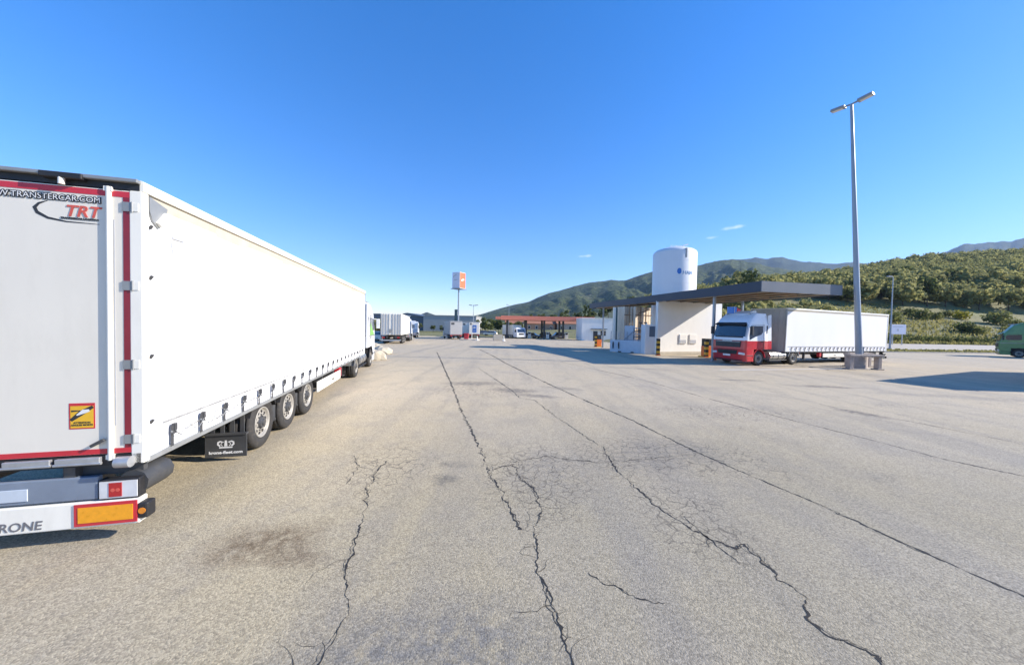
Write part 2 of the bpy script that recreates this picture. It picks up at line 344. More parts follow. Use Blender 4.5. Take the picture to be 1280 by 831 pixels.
def asphalt_mat():
    m, nt, p = new_mat('worn_chip_seal')
    tc = N(nt, 'ShaderNodeTexCoord'); v = tc.outputs['Object']
    sx = N(nt, 'ShaderNodeSeparateXYZ'); L(nt, v, sx.inputs[0]); X, Y = sx.outputs[0], sx.outputs[1]
    warp = N(nt, 'ShaderNodeTexNoise'); warp.inputs['Scale'].default_value = 1.6; warp.inputs['Detail'].default_value = 5; L(nt, v, warp.inputs['Vector'])
    lat = math_n(nt, 'ADD', X, math_n(nt, 'MULTIPLY', Y, .22))
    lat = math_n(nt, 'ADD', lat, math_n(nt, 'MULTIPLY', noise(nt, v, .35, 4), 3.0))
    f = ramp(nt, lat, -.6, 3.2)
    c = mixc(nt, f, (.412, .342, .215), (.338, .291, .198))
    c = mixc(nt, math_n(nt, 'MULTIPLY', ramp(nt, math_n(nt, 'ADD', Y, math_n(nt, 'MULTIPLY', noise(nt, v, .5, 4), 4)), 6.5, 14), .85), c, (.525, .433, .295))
    c = mixc(nt, math_n(nt, 'MULTIPLY', ramp(nt, noise(nt, v, .22, 5), .42, .7), .35), c, (.41, .37, .31))
    c = mixc(nt, math_n(nt, 'MULTIPLY', ramp(nt, noise(nt, v, .9, 6, .7), .50, .72), .40), c, (.235, .212, .178))
    c = mixc(nt, math_n(nt, 'MULTIPLY', ramp(nt, noise(nt, v, 4.5, 6, .8), .53, .68), .30), c, (.19, .175, .15))
    # long faint wheel streaks along the parking lanes
    mp = N(nt, 'ShaderNodeMapping'); mp.inputs['Rotation'].default_value = (0, 0, R(-13.8)); mp.inputs['Scale'].default_value = (1.1, .06, 1); L(nt, v, mp.inputs[0])
    c = mixc(nt, math_n(nt, 'MULTIPLY', ramp(nt, noise(nt, mp.outputs[0], 1.0, 4), .48, .70), .38), c, (.235, .215, .185))
    for (cx, cy, rx, ry, an, col, st) in STAINS_AND_PATCHES:
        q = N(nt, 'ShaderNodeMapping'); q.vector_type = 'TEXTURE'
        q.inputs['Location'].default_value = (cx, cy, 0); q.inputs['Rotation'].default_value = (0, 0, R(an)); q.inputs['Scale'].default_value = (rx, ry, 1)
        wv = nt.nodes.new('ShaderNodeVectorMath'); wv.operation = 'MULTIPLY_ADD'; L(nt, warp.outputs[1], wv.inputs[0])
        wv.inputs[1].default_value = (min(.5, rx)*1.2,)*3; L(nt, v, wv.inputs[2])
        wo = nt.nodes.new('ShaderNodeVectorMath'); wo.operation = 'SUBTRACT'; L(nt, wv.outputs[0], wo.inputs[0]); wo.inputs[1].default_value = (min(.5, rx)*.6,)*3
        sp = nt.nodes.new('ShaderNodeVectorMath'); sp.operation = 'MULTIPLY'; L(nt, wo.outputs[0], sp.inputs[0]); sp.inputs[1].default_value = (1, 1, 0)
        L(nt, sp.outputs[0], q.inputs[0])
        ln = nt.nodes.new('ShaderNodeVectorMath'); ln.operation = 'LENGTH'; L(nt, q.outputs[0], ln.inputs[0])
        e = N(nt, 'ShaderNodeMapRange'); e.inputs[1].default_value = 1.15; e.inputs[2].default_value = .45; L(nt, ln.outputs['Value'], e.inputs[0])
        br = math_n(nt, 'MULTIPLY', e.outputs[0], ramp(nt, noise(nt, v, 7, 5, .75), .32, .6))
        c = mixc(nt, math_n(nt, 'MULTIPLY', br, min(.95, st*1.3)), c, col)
    # chips
    vo = N(nt, 'ShaderNodeTexVoronoi'); vo.inputs['Scale'].default_value = 75; L(nt, v, vo.inputs['Vector'])
    sc = N(nt, 'ShaderNodeSeparateColor'); L(nt, vo.outputs['Color'], sc.inputs[0])
    chip = N(nt, 'ShaderNodeMapRange'); chip.inputs[3].default_value = .68; chip.inputs[4].default_value = 1.27; L(nt, sc.outputs[0], chip.inputs[0])
    fine = N(nt, 'ShaderNodeMapRange'); fine.inputs[1].default_value = .3; fine.inputs[2].default_value = .7; fine.inputs[3].default_value = .78; fine.inputs[4].default_value = 1.2
    L(nt, noise(nt, v, 38, 5, .75), fine.inputs[0])
    mul = math_n(nt, 'MULTIPLY', chip.outputs[0], fine.outputs[0])
    cmb = N(nt, 'ShaderNodeCombineColor'); [L(nt, mul, cmb.inputs[i]) for i in range(3)]
    c = mixc(nt, 1.0, c, cmb.outputs[0], 'MULTIPLY')
    # map cracking in blotches
    wv = nt.nodes.new('ShaderNodeVectorMath'); wv.operation = 'MULTIPLY_ADD'; L(nt, noise_vec(nt, v, 5.0), wv.inputs[0]); wv.inputs[1].default_value = (.22, .22, 0); L(nt, v, wv.inputs[2])
    ve = N(nt, 'ShaderNodeTexVoronoi'); ve.feature = 'DISTANCE_TO_EDGE'; ve.inputs['Scale'].default_value = 5.5; L(nt, wv.outputs[0], ve.inputs['Vector'])
    ed = N(nt, 'ShaderNodeMapRange'); ed.inputs[1].default_value = .050; ed.inputs[2].default_value = .008; L(nt, ve.outputs[0], ed.inputs[0])
    blot = math_n(nt, 'MULTIPLY', ramp(nt, noise(nt, v, .55, 3), .56, .66), .45)
    for (cx, cy, rx, ry) in ((3.0, 6.5, 2.6, 1.3), (.5, 5.6, 1.1, 1.7), (-2.1, 5.8, .9, 1.3), (2.4, 4.4, .8, 1.2), (-1.3, 12.8, 2.2, 1.6), (6.5, 10, 2.5, 1.0)):
        q = N(nt, 'ShaderNodeMapping'); q.vector_type = 'TEXTURE'; q.inputs['Location'].default_value = (cx, cy, 0); q.inputs['Scale'].default_value = (rx, ry, 50)
        L(nt, v, q.inputs[0]); ln = nt.nodes.new('ShaderNodeVectorMath'); ln.operation = 'LENGTH'; L(nt, q.outputs[0], ln.inputs[0])
        e = N(nt, 'ShaderNodeMapRange'); e.inputs[1].default_value = 1.1; e.inputs[2].default_value = .5; L(nt, math_n(nt, 'ADD', ln.outputs['Value'], math_n(nt, 'MULTIPLY', math_n(nt, 'SUBTRACT', noise(nt, v, 2.2, 4), .5), 1.3)), e.inputs[0])
        blot = math_n(nt, 'MAXIMUM', blot, e.outputs[0])
    blot = math_n(nt, 'MULTIPLY', blot, ramp(nt, X, -3.4, -2.6))
    near = ramp(nt, Y, 22, 12)
    ck = math_n(nt, 'MULTIPLY', math_n(nt, 'MULTIPLY', ed.outputs[0], blot), math_n(nt, 'MULTIPLY', near, .6))
    c = mixc(nt, ck, c, (.06, .052, .043))
    L(nt, c, p.inputs['Base Color']); p.inputs['Roughness'].default_value = .88; p.inputs['Specular IOR Level'].default_value = .3
    hgt = math_n(nt, 'ADD', math_n(nt, 'MULTIPLY', vo.outputs['Distance'], -.9), math_n(nt, 'MULTIPLY', noise(nt, v, 60, 4, .7), .8))
    b = N(nt, 'ShaderNodeBump'); b.inputs['Strength'].default_value = .55; b.inputs['Distance'].default_value = .006
    L(nt, hgt, b.inputs['Height'])
    b2 = N(nt, 'ShaderNodeBump'); b2.inputs['Strength'].default_value = .25; b2.inputs['Distance'].default_value = .03
    L(nt, noise(nt, v, 2.5, 5), b2.inputs['Height']); L(nt, b.outputs[0], b2.inputs['Normal']); L(nt, b2.outputs[0], p.inputs['Normal'])
    return m
def noise_vec(nt, vec, scale):
    n = N(nt, 'ShaderNodeTexNoise'); n.inputs['Scale'].default_value = scale; n.inputs['Detail'].default_value = 3; L(nt, vec, n.inputs['Vector'])
    return n.outputs[1]
def build_lot():
    mb = MB(); xs = list(np.arange(-42, 20, 3.0))+[20, 20.5]+list(np.arange(23, 121, 4.0)); nt_ = 60
    vs = []
    for x in xs:
        ym = 92 if x <= 20 else ybound(x)
        for k in range(nt_+1):
            y = -30+(ym+30)*k/nt_; vs.append((x, y, gz(y)))
    n = nt_+1
    mb.add(vs, [(i*n+k, (i+1)*n+k, (i+1)*n+k+1, i*n+k+1) for i in range(len(xs)-1) for k in range(nt_)], 0, True)
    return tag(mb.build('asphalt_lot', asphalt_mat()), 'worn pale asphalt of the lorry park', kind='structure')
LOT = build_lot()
CR = {
'A':[(-6.55,29.36),(-3.56,17.94),(-2.45,13.73),(-1.73,10.88),(-1.15,8.63),(-.73,7.16),(-.34,5.61),(-.13,5.02),(.02,4.42),(.17,4.04)],
'A2':[(-.30,5.7),(.08,5.96),(.18,5.43),(.41,4.96),(.44,4.43),(.35,4.16),(.33,3.7),(.29,3.34),(.4,3.09),(.46,2.72),(.5,2.42),(.54,2.15)],
'B':[(-3.22,34.17),(-.37,21.45),(1.45,14.76),(2.47,11.25),(3.26,8.94),(3.74,6.84),(4.13,5.66),(4.43,4.85),(4.67,4.02),(4.88,3.35),(4.95,3.15),(5.06,2.71)],
'C':[(1.93,6.83),(1.86,5.71),(2.03,4.98),(2.03,4.69),(2.24,4.22),(2.41,3.91),(2.6,3.77),(2.75,3.85),(2.72,3.56),(2.69,3.3),(2.81,3.1),(2.6,2.84),(2.64,2.69),(2.8,2.59),(2.87,2.53),(2.75,2.3)],
'C2':[(2.33,4.4),(2.35,4.11),(2.41,3.91),(2.45,3.65),(2.47,3.51)],
'D':[(.82,3.35),(.94,3.2),(1.11,3.12),(1.29,3.02),(1.44,2.99)],
'E':[(-2.2,6.02),(-2.21,5.53),(-2.12,5.06),(-1.84,4.17),(-1.7,3.64),(-1.59,3.23),(-1.34,2.8),(-1.36,2.51),(-1.36,2.38),(-1.37,2.15)],
'F':[(3.34,23.03),(6.15,15.98),(7.08,11.66),(7.81,9.26),(8.34,7.68),(8.63,6.56),(9.1,5.88),(9.34,5.08)],
'G':[(10.51,11.36),(10.74,10.15),(11.24,9.35),(11.74,7.62)],
'I':[(-1.85,18.86),(.04,12.65),(.3,11.4),(.79,11.1),(1.3,8.87),(1.93,6.83)],
'K':[(-.3,5.9),(.7,6.35),(1.6,6.1),(2.6,6.3),(3.6,6.6)],
'M':[(-2.9,6.2),(-2.55,5.6),(-2.5,5.1)],
}
CW = {'A':.024,'A2':.017,'B':.027,'C':.013,'C2':.009,'D':.009,'E':.011,'F':.016,'G':.016,'I':.013,'K':.009,'M':.009}
def jag(pts, amp, step):
    out = []
    for a, b in zip(pts[:-1], pts[1:]):
        a, b = Vector(a), Vector(b); n = max(1, int((b-a).length/step)); q = Vector((-(b-a).y, (b-a).x)).normalized()
        for k in range(n):
            out.append(tuple(a+(b-a)*(k/n)+(q*random.gauss(0, amp) if k else Vector((0, 0)))))
    out.append(tuple(pts[-1])); return out
twigs = MB()
for key, pts in CR.items():
    mb = MB(); step = .07; rough = .010 if key in 'BF' else .02
    jp = jag(pts, rough, step)
    for lev in range(1): jp = jag(jp, .0055 if key in 'BF' else .008, .026)
    wd = []
    wob = 0
    for i, p in enumerate(jp):
        wob = .86*wob+.14*random.uniform(-3, 3); far = 1+max(0, p[1]-5)*.08
        wd.append(max(.003, CW[key]*far*max(.12, .85+.9*wob)*random.choice((.5, .8, 1, 1.3, 1.9))*(.4 if i in (0, len(jp)-1) else 1)))
    ribbon(mb, jp, wd, lambda u, v: (u, v, gz(v)+.003))
    mb.build('crack', M['crack'], LOT)
    if key in ('A', 'A2', 'C', 'B', 'E'):
        sub = MB(); k = 0
        while k < len(jp)-12:
            n_ = random.randint(8, 34); seg = jp[k:k+n_]; off = random.uniform(.015, .06)*random.choice((-1, 1)); m_ = len(seg)
            if m_ > 5 and seg[0][1] < 12:
                ribbon(sub, [(q[0]+off*math.sin(math.pi*i/(m_-1))+random.gauss(0, .004), q[1]+random.gauss(0, .004)) for i, q in enumerate(seg)], [CW[key]*random.uniform(.1, .55) for _ in seg], lambda u, v: (u, v, gz(v)+.0026))
            k += n_+random.randint(4, 60 if key == 'B' else 26)
        for q in jp[::2]:
            if q[1] < 9 and random.random() < .55:
                d_ = random.gauss(0, .03); e_ = random.uniform(.004, .012); x_, y_ = q[0]+d_, q[1]+random.gauss(0, .02); ribbon(sub, [(x_, y_), (x_+e_, y_+random.uniform(-e_, e_))], [e_*.7, e_*.3], lambda u, v: (u, v, gz(v)+.0024))
        o_ = sub.build('crumbled_edge', M['crack'], LOT); o_['kind'] = 'stuff'
    for p in jp[::2]:
        pr = {'A2': .22, 'C': .22, 'A': .06, 'E': .14, 'K': .35, 'I': .08, 'M': .3, 'C2': .2, 'D': .14}.get(key, .02)
        if random.random() < pr and p[1] < 11:
            a = random.uniform(0, 6.28); q = [p]; ln = random.randint(3, 12)
            for k in range(ln):
                a += random.gauss(0, .55); q.append((q[-1][0]+.05*math.cos(a), q[-1][1]+.05*math.sin(a)))
            ribbon(twigs, q, [random.uniform(.003, .009)*(1-k/(ln+1)) for k in range(ln+1)], lambda u, v: (u, v, gz(v)+.0022))
t = twigs.build('hairline_cracks', M['crack'], LOT); t['kind'] = 'stuff'

# service road and verge on the right
def strip(name, d0, d1, x0, x1, m, label, dz=.05, n=80, wob=0):
    mb = MB(); vs = []
    for i in range(n+1):
        x = x0+(x1-x0)*i/n
        for k in range(5):
            y = ybound(x)+d0+(d1-d0)*k/4+(wob*math.sin(x*.7+k)*random.uniform(.3, 1) if k in (0, 4) else 0)
            vs.append((x, y, max(terr(x, y), gz(y)-.12)+dz))
    mb.add(vs, [(i*5+k, (i+1)*5+k, (i+1)*5+k+1, i*5+k+1) for i in range(n) for k in range(4)], 0, True)
    return tag(mb.build(name, m), label, kind='structure')
strip('service_road', 3, 15.5, 28, 130, mat('pale_road', (.44, .39, .31), .9, var=.12, scale=.5, dirt=.3, dirtcol=(.3, .26, .2)), 'pale unpaved service road beyond the lot', .10)
kb = MB(); 
for i in range(60):
    x = 26+i*1.5
    y = ybound(x); kb.box(x, x+1.46, y, y+.25, gz(y)-.1, gz(y)+.12)
tag(kb.build('kerb', M['tan']), 'low pale kerb along the edge of the lot', kind='structure')

def mountain(name, pts, Z, Zf, footz, mtl, label, seed, rough=.05):
    """ridge seen as px,py points of skyline -> slope mesh from the foot (Zf) to the crest (Z) and down behind"""
    rs = np.random.default_rng(seed); px = np.array([p[0] for p in pts]); py = np.array([p[1] for p in pts])
    X = (px-640)/420*Z; hz = 405.3+.02*(px-640); Hh = (hz-py)/420*Z+H
    n = 260; xs = np.linspace(X[0], X[-1], n); hs = np.interp(xs, X, Hh)
    def fbm(u, v):
        r_ = np.zeros_like(u)
        for o in range(6):
            k = 2**o; a = rs.uniform(0, 6.28, 8)
            r_ += (np.sin(u*k*1.3+a[0]+1.7*np.sin(v*k*.9+a[1]))*np.cos(v*k*1.1+a[2]+1.3*np.sin(u*k*.7+a[3])))/k**.9
        return r_
    hs = hs+np.abs(hs)*.018*fbm(xs/Z*22, xs*0+1)
    m_ = 70; vs = []
    T = np.linspace(0, 1.25, m_)
    U, V = np.meshgrid(xs/Z*8, T*7, indexing='ij'); F = fbm(U, V)
    gul = 1-np.abs(fbm(xs[:, None]/Z*16+V*.25, V*.35))
    for i in range(n):
        for k, t in enumerate(T):
            y = Zf+(Z-Zf)*t; x = xs[i]*y/Z if t <= 1 else xs[i]*y/Z
            if t <= 1:
                h = footz+(hs[i]-footz)*(t**1.15); h += (hs[i]-footz)*rough*(F[i, k]+1.3*(gul[i, k]-.5))*math.sin(math.pi*min(1, t))*1.1
            else: h = hs[i]-(t-1)*2.2*abs(hs[i])
            vs.append((x, y, h))
    mb = MB(); mb.add(vs, [(i*m_+k, (i+1)*m_+k, (i+1)*m_+k+1, i*m_+k+1) for i in range(n-1) for k in range(m_-1)], 0, True)
    return tag(mb.build(name, mtl), label, kind='structure')
def mount_mat(name, c1, c2, rock, sc, rk=.5):
    m, nt, p = new_mat(name)
    tc = N(nt, 'ShaderNodeTexCoord'); v = tc.outputs['Object']
    c = mixc(nt, ramp(nt, noise(nt, v, sc, 6, .65), .35, .65), c1, c2)
    c = mixc(nt, math_n(nt, 'MULTIPLY', ramp(nt, noise(nt, v, sc*2.3, 6, .75), .56, .66), rk), c, rock)
    c = mixc(nt, ramp(nt, noise(nt, v, sc*14, 4, .7), .42, .6), c, tuple(x*.45 for x in c1))
    L(nt, c, p.inputs['Base Color']); p.inputs['Roughness'].default_value = .95; p.inputs['Specular IOR Level'].default_value = .1
    b = N(nt, 'ShaderNodeBump'); b.inputs['Strength'].default_value = 1; b.inputs['Distance'].default_value = 12
    L(nt, noise(nt, v, sc*10, 5, .7), b.inputs['Height']); L(nt, b.outputs[0], p.inputs['Normal'])
    return m
mountain('mountain', [(560,401),(598,393.5),(630,384),(660,377),(685,366),(700,363),(720,357.5),(745,352),(762,350),(780,349.5),(800,344),(815,340),(840,336),(866,331),(890,327),(912,326),(925,326),(960,332),(1000,341),(1060,352),(1150,365)],
         1900, 560, 2, mount_mat('green_mountain', (.06, .085, .036), (.15, .17, .065), (.34, .29, .21), .006, .55), 'green mountain ridge with pale rocky patches behind the tank', 3)
mountain('mountain', [(800,352),(880,335),(900,331),(940,322),(955,325),(975,322.5),(1000,327.5),(1040,330),(1064,326),(1085,330),(1130,326),(1180,314),(1200,307),(1230,302),(1280,298),(1400,292),(1600,300),(1900,330)],
         3600, 1950, 60, mount_mat('far_mountain', (.04, .06, .035), (.09, .11, .055), (.20, .18, .15), .004, .35), 'far blue mountain ridge above the wooded hill', 5)
mountain('mountain', [(300,399),(400,398),(470,398),(500,400),(515,396.5),(533,390),(546,394.5),(560,397.5),(600,400),(640,402)],
         2400, 1300, 0, mount_mat('left_mountain', (.03, .04, .025), (.06, .07, .04), (.14, .13, .11), .006, .35), 'small hazy peak behind the grey warehouse', 8)

# ---------------------------------------------------------------- vehicle parts
def wheel_meshes(r, wd, dished=1):
    t = MB(); rr = r*.60
    prof = [(rr, -wd/2+.02), (rr+.03, -wd/2), (r*.93, -wd/2+.005), (r*.985, -wd/2+.03), (r, -wd/2+.06)]
    for g in (-.28, 0, .28): prof += [(r, wd*g-.012), (r-.014, wd*g-.007), (r-.014, wd*g+.007), (r, wd*g+.012)]
    prof += [(r, wd/2-.06), (r*.985, wd/2-.03), (r*.93, wd/2-.005), (r*.80, wd/2+.004), (rr+.03, wd/2), (rr, wd/2-.02)]
    t.lathe(prof, 36, 0, 'X'); tm = t.mesh('tyre', M['rubber'])
    m = MB()
    m.lathe([(rr, -wd/2+.02), (rr, wd/2-.015), (rr*.985, wd/2-.003), (rr*.93, wd/2-.006), (rr*.90, wd/2-.03), (rr*.86, wd/2-.05), (rr*.80, wd/2-.055 if dished else wd/2-.02), (rr*.56, wd/2-.035), (rr*.50, wd/2-.03), (rr*.44, wd/2-.03)], 32, 0, 'X')
    for i in range(10):
        a = 2*math.pi*i/10; y, z = rr*.69*math.cos(a), rr*.69*math.sin(a)
        m.cyl((wd/2-.06, y, z), (wd/2-.039, y, z), rr*.105, n=10, m=1)
        a += .314; y, z = rr*.52*math.cos(a), rr*.52*math.sin(a); m.cyl((wd/2-.04, y, z), (wd/2-.012, y, z), .014, n=6, m=2)
    m.cyl((wd/2-.06, 0, 0), (wd/2+.005, 0, 0), rr*.44, rr*.36, n=18, m=2)
    m.cyl((wd/2, 0, 0), (wd/2+.03, 0, 0), rr*.24, rr*.2, n=14, m=2)
    m.cyl((-wd/2+.05, 0, 0), (-wd/2+.08, 0, 0), rr*.98, n=24, m=1)
    rm = m.mesh('rim', [M['rim'], M['black'], M['dgrey']])
    return tm, rm
W_TR = wheel_meshes(.49, .385); W_TC = wheel_meshes(.49, .31); W_CAR = wheel_meshes(.32, .2)
HUB = MB().cyl((-.2, 0, 0), (.1, 0, 0), .12, n=12).mesh('hub', M['dgrey'])
def add_wheel(parent, x, y, side, wm, r, simple=False):
    h = link('wheel', HUB, parent); h.location = (x, y, r); h.rotation_euler = (0, 0, 0 if side > 0 else math.pi)
    a = link('tyre', wm[0], h); b = link('rim', wm[1], h)
    a.rotation_euler = b.rotation_euler = (random.uniform(0, 6.2), 0, 0)
    return h

def curtain_mesh(side, Lg, z0, z1, x, seed, amp=1):
    ny, nz = 110, 16; rs = random.Random(seed); mb = MB(); vs = []
    ph = [rs.uniform(0, 6.28) for _ in range(8)]
    for i in range(ny+1):
        y = .06+(Lg-.12)*i/ny
        for k in range(nz+1):
            z = z0+(z1-z0)*k/nz; t = k/nz
            d = .010*math.sin(y*1.15+ph[0])*math.sin(math.pi*t)+.006*math.sin(y*5.7+ph[1]+t*2)*(1-t)**2+.005*math.sin(y*2.9+ph[2]-t*3)+.004*math.sin(y*.7+z*2.3+ph[3])
            if t < .12: d += .004*math.sin(y*2*math.pi/.55)
            vs.append((side*(x+d*amp), y, z))
    mb.add(vs, [(i*(nz+1)+k, (i+1)*(nz+1)+k, (i+1)*(nz+1)+k+1, i*(nz+1)+k+1) for i in range(ny) for k in range(nz)], 0, True)
    return mb.mesh('side_curtain', None)
BUCKLE = None
def buckle_mesh():
    b = MB(); b.box(.0, .008, -.022, .022, 0, .17, 0); b.box(.004, .032, -.030, .030, .155, .265, 0); b.box(.008, .045, -.018, .024, .20, .285, 0)
    b.cyl((.02, -.035, .19), (.02, .035, .19), .012, n=6, m=1); b.box(-.02, .004, -.02, .02, -.03, .02, 1)
    return b.mesh('curtain_buckle', [M['dgrey'], M['grey']])

def make_trailer(label, group=None, cm='curtain', Lg=13.3, detail=2, name='curtain_trailer', ax0=2.9, pitch=1.25, spacing=.55):
    global BUCKLE
    t = thing(name, label, 'trailer', group); W = 1.27; c = M[cm]
    if BUCKLE is None: BUCKLE = buckle_mesh()
    roofz = 4.0
    mb = MB(); mb.box(-W+.03, W-.03, .16, Lg-.02, 3.955, 3.985, 0); mb.build('roof', M['white'], t)
    for s in (-1, 1):
        mb = MB(); x0, x1 = sorted((s*(W-.10), s*(W+.012)))
        mb.prism([(x0, 3.882), (x1, 3.882), (x1, 3.985), (x1-s*.02 if s > 0 else x1, 4.0), (x0, 4.0)], 0, Lg, 'Y', 0)
        mb.build('roof_rail', M['white'], t, .008)
        mb = MB(); x0, x1 = sorted((s*(W-.12), s*(W-.02))); mb.box(x0, x1, .06, Lg-.03, 3.72, 3.88, 0); mb.build('curtain_track', M['tan'], t)  # beige colour carries the shade band beneath the roof rail
        me = curtain_mesh(s, Lg, .90, 3.755, W-.015, 3+s, .45 if cm == 'cream' else 1); me.materials.append(c); link('side_curtain', me, t)
        mb = MB(); x0, x1 = sorted((s*(W-.06), s*(W+.004))); mb.box(x0, x1, .05, Lg-.03, .84, .905, 0); mb.build('side_rail', M['grey'], t, .006)
        mb = MB(); x0, x1 = sorted((s*(W-.004), s*(W+.006)))
        mb.box(x0, x1, .3, Lg-.3, 1.222, 1.246, 0); mb.build('curtain_seam', mat('grey_seam_crease_shade', (.33, .33, .32), .6, var=.4, scale=4), t)
        mb = MB(); x0, x1 = sorted((s*(W-.11), s*(W+.006))); mb.box(x0, x1, -.01, .085, .86, 3.88, 0); mb.build('corner_post', M['white'], t, .01)
        mb = MB(); x0, x1 = sorted((s*(W-.10), s*(W+.002))); mb.box(x0, x1, Lg-.05, Lg+.03, .86, 3.9, 0); mb.build('front_post', M['grey'], t, .008)
        n = int((Lg-.5)/spacing)
        for k in range(n):
            o = link('curtain_buckle', BUCKLE, t); o.location = (s*(W+.004), .42+k*spacing, .90); o.rotation_euler = (0, 0, 0 if s > 0 else math.pi)
            if s < 0 and detail < 2 and False: pass
        # side guard
        if detail:
            mb = MB(); x0, x1 = sorted((s*(W-.06), s*(W-.02))); mb.box(x0, x1, ax0+2*pitch+.75, Lg-4.6, .42, .72, 0)
            g = mb.build('side_guard', M['white'], t, .008)
            me = text_mesh('SCHMITZ' if False else 'KRONE', .09, RIGHT if s > 0 else LEFT, (s*(W-.018), (ax0+2*pitch+2.2)*1.0, .52), M['ink'], .001); link('lettering', me, g)
            for y in (ax0+2*pitch+1.3, Lg-5.4): mb = MB(); mb.box(min(s*.9, s*(W-.06)), max(s*.9, s*(W-.06)), y-.03, y+.03, .45, .86, 0); mb.build('guard_bracket', M['dgrey'], t)
    mb = MB(); mb.box(-W+.05, W-.05, Lg-.03, Lg, .86, 3.95, 0)
    for k in range(7): mb.box(-1.1+k*.34, -1.1+k*.34+.06, Lg, Lg+.025, 1.0, 3.85, 0)
    mb.build('front_wall', M['boxgrey'] if cm == 'cream' else M['white'], t)
    # floor, chassis
    mb = MB(); mb.box(-W+.06, W-.06, .05, Lg-.03, .90, 1.0, 0)
    for y in np.arange(.5, Lg-.3, .6): mb.box(-W+.08, W-.08, y, y+.06, .82, .90, 0)
    for s in (-1, 1): mb.box(s*.55-.07, s*.55+.07, .1, Lg-2.2, .58, .82, 0); mb.box(s*.55-.07, s*.55+.07, Lg-2.2, Lg-.1, .72, .82, 0)
    mb.build('chassis', M['dgrey'], t)
    for i in range(3):
        y = ax0+i*pitch
        for s in (-1, 1):
            add_wheel(t, s*(1.225-.385/2), y, s, W_TR, .49)
            if detail:
                f = MB(); rings = []
                for k in range(9):
                    a = math.pi*(.12+.76*k/8); yy, zz = y+.57*math.cos(a), .49+.57*math.sin(a); zz = min(zz, .86)
                    rings.append((yy, zz))
                xo, xi = s*1.24, s*.84
                vs = [(xo, a, b) for a, b in rings]+[(xi, a, b) for a, b in rings]
                f.add(vs, [(k, k+1, 9+k+1, 9+k) for k in range(8)], 0, True); f.build('fender', M['black'], t)
        mb = MB(); mb.cyl((-1, y, .49), (1, y, .49), .07, n=10); mb.box(-.75, -.6, y-.3, y+.25, .5, .62); mb.box(.6, .75, y-.3, y+.25, .5, .62); mb.build('axle', M['dgrey'], t)
    if detail:
        for s in (-1, 1):
            for y in (ax0+pitch/2, ax0+1.5*pitch):
                mb = MB(); x0, x1 = sorted((s*.86, s*1.17)); mb.box(x0, x1, y-.07, y+.07, .33, .84, 0); mb.box(x0, x1+.0, y-.10, y+.10, .33, .38, 0); mb.build('mudguard_panel', M['flap'], t, .012)
            x0, x1 = sorted((s*.62, s*1.25))
            mb = MB(); mb.box(x0, x1, ax0-.66, ax0-.64, .07, .46, 0); fl = mb.build('mud_flap', M['flap'], t, .006)
            mb = MB(); mb.box(x0, x1, ax0-.68, ax0-.60, .46, .49, 0)
            for q in range(4): mb.box(x0+.06+q*.15, x0+.12+q*.15, ax0-.62, ax0-.60, .49, .86, 0)
            mb.build('flap_bracket', M['dgrey'], t)
            if s > 0 and detail > 1:
                yy = ax0-.664; cx = (x0+x1)/2; F = lambda u, v: (cx+u, yy, .30+v)
                mb = MB(); ribbon(mb, [(-.10, -.055), (.10, -.055)], [.025]*2, F)
                for sg in (-1, 1):
                    ribbon(mb, [(sg*.085, -.03), (sg*.118, .0), (sg*.115, .035), (sg*.085, .052), (sg*.05, .045)], [.026, .03, .03, .026, .014], F)
                    ribbon(mb, [(sg*.05, -.03), (sg*.075, 0), (sg*.06, .03), (sg*.03, .045)], [.012]*4, F)
                ribbon(mb, [(0, -.035), (0, .07)], [.05, .03], F)
                mb.build('crown_emblem', M['whiteink'], fl)
                link('lettering', text_mesh('krone-fleet.com', .068, REAR, (cx, yy, .135), M['whiteink'], .0022, 0, 'CENTER', .002, 1.15), fl)
    # landing legs and boxes
    for s in (-1, 1):
        mb = MB(); mb.box(s*.85-.06, s*.85+.06, Lg-3.0, Lg-2.88, .28, .86, 0); mb.box(s*.85-.13, s*.85+.13, Lg-3.08, Lg-2.8, .25, .29, 0); mb.build('landing_leg', M['dgrey'], t)
        if detail:
            mb = MB(); x0, x1 = sorted((s*1.0, s*1.2)); mb.box(x0, x1, Lg-4.5, Lg-4.25, .45, .78, 0); mb.build('extinguisher_box', M['red'], t, .03)
            mb = MB(); mb.cyl((s*.7, ax0+2*pitch+1.1, .62), (s*.7, ax0+2*pitch+2.0, .62), .16, n=14); mb.build('air_tank', M['dgrey'], t)
    # rear: doors
    for s in (-1, 1):
        x0, x1 = sorted((s*.008, s*1.165)); y0 = 0
        mb = MB(); mb.box(x0, x1, -.005, .055, .985, 3.875, 0); d = mb.build('rear_door', M['door'], t, .006)
        e0, e1 = sorted((s*1.105, s*1.163))
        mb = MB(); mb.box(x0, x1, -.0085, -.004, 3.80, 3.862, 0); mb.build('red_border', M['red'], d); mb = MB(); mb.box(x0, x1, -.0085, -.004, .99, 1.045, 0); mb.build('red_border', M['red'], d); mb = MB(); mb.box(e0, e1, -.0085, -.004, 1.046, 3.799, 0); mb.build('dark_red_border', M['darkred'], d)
        rods = (.985,) if detail > 1 else (.3, .965)
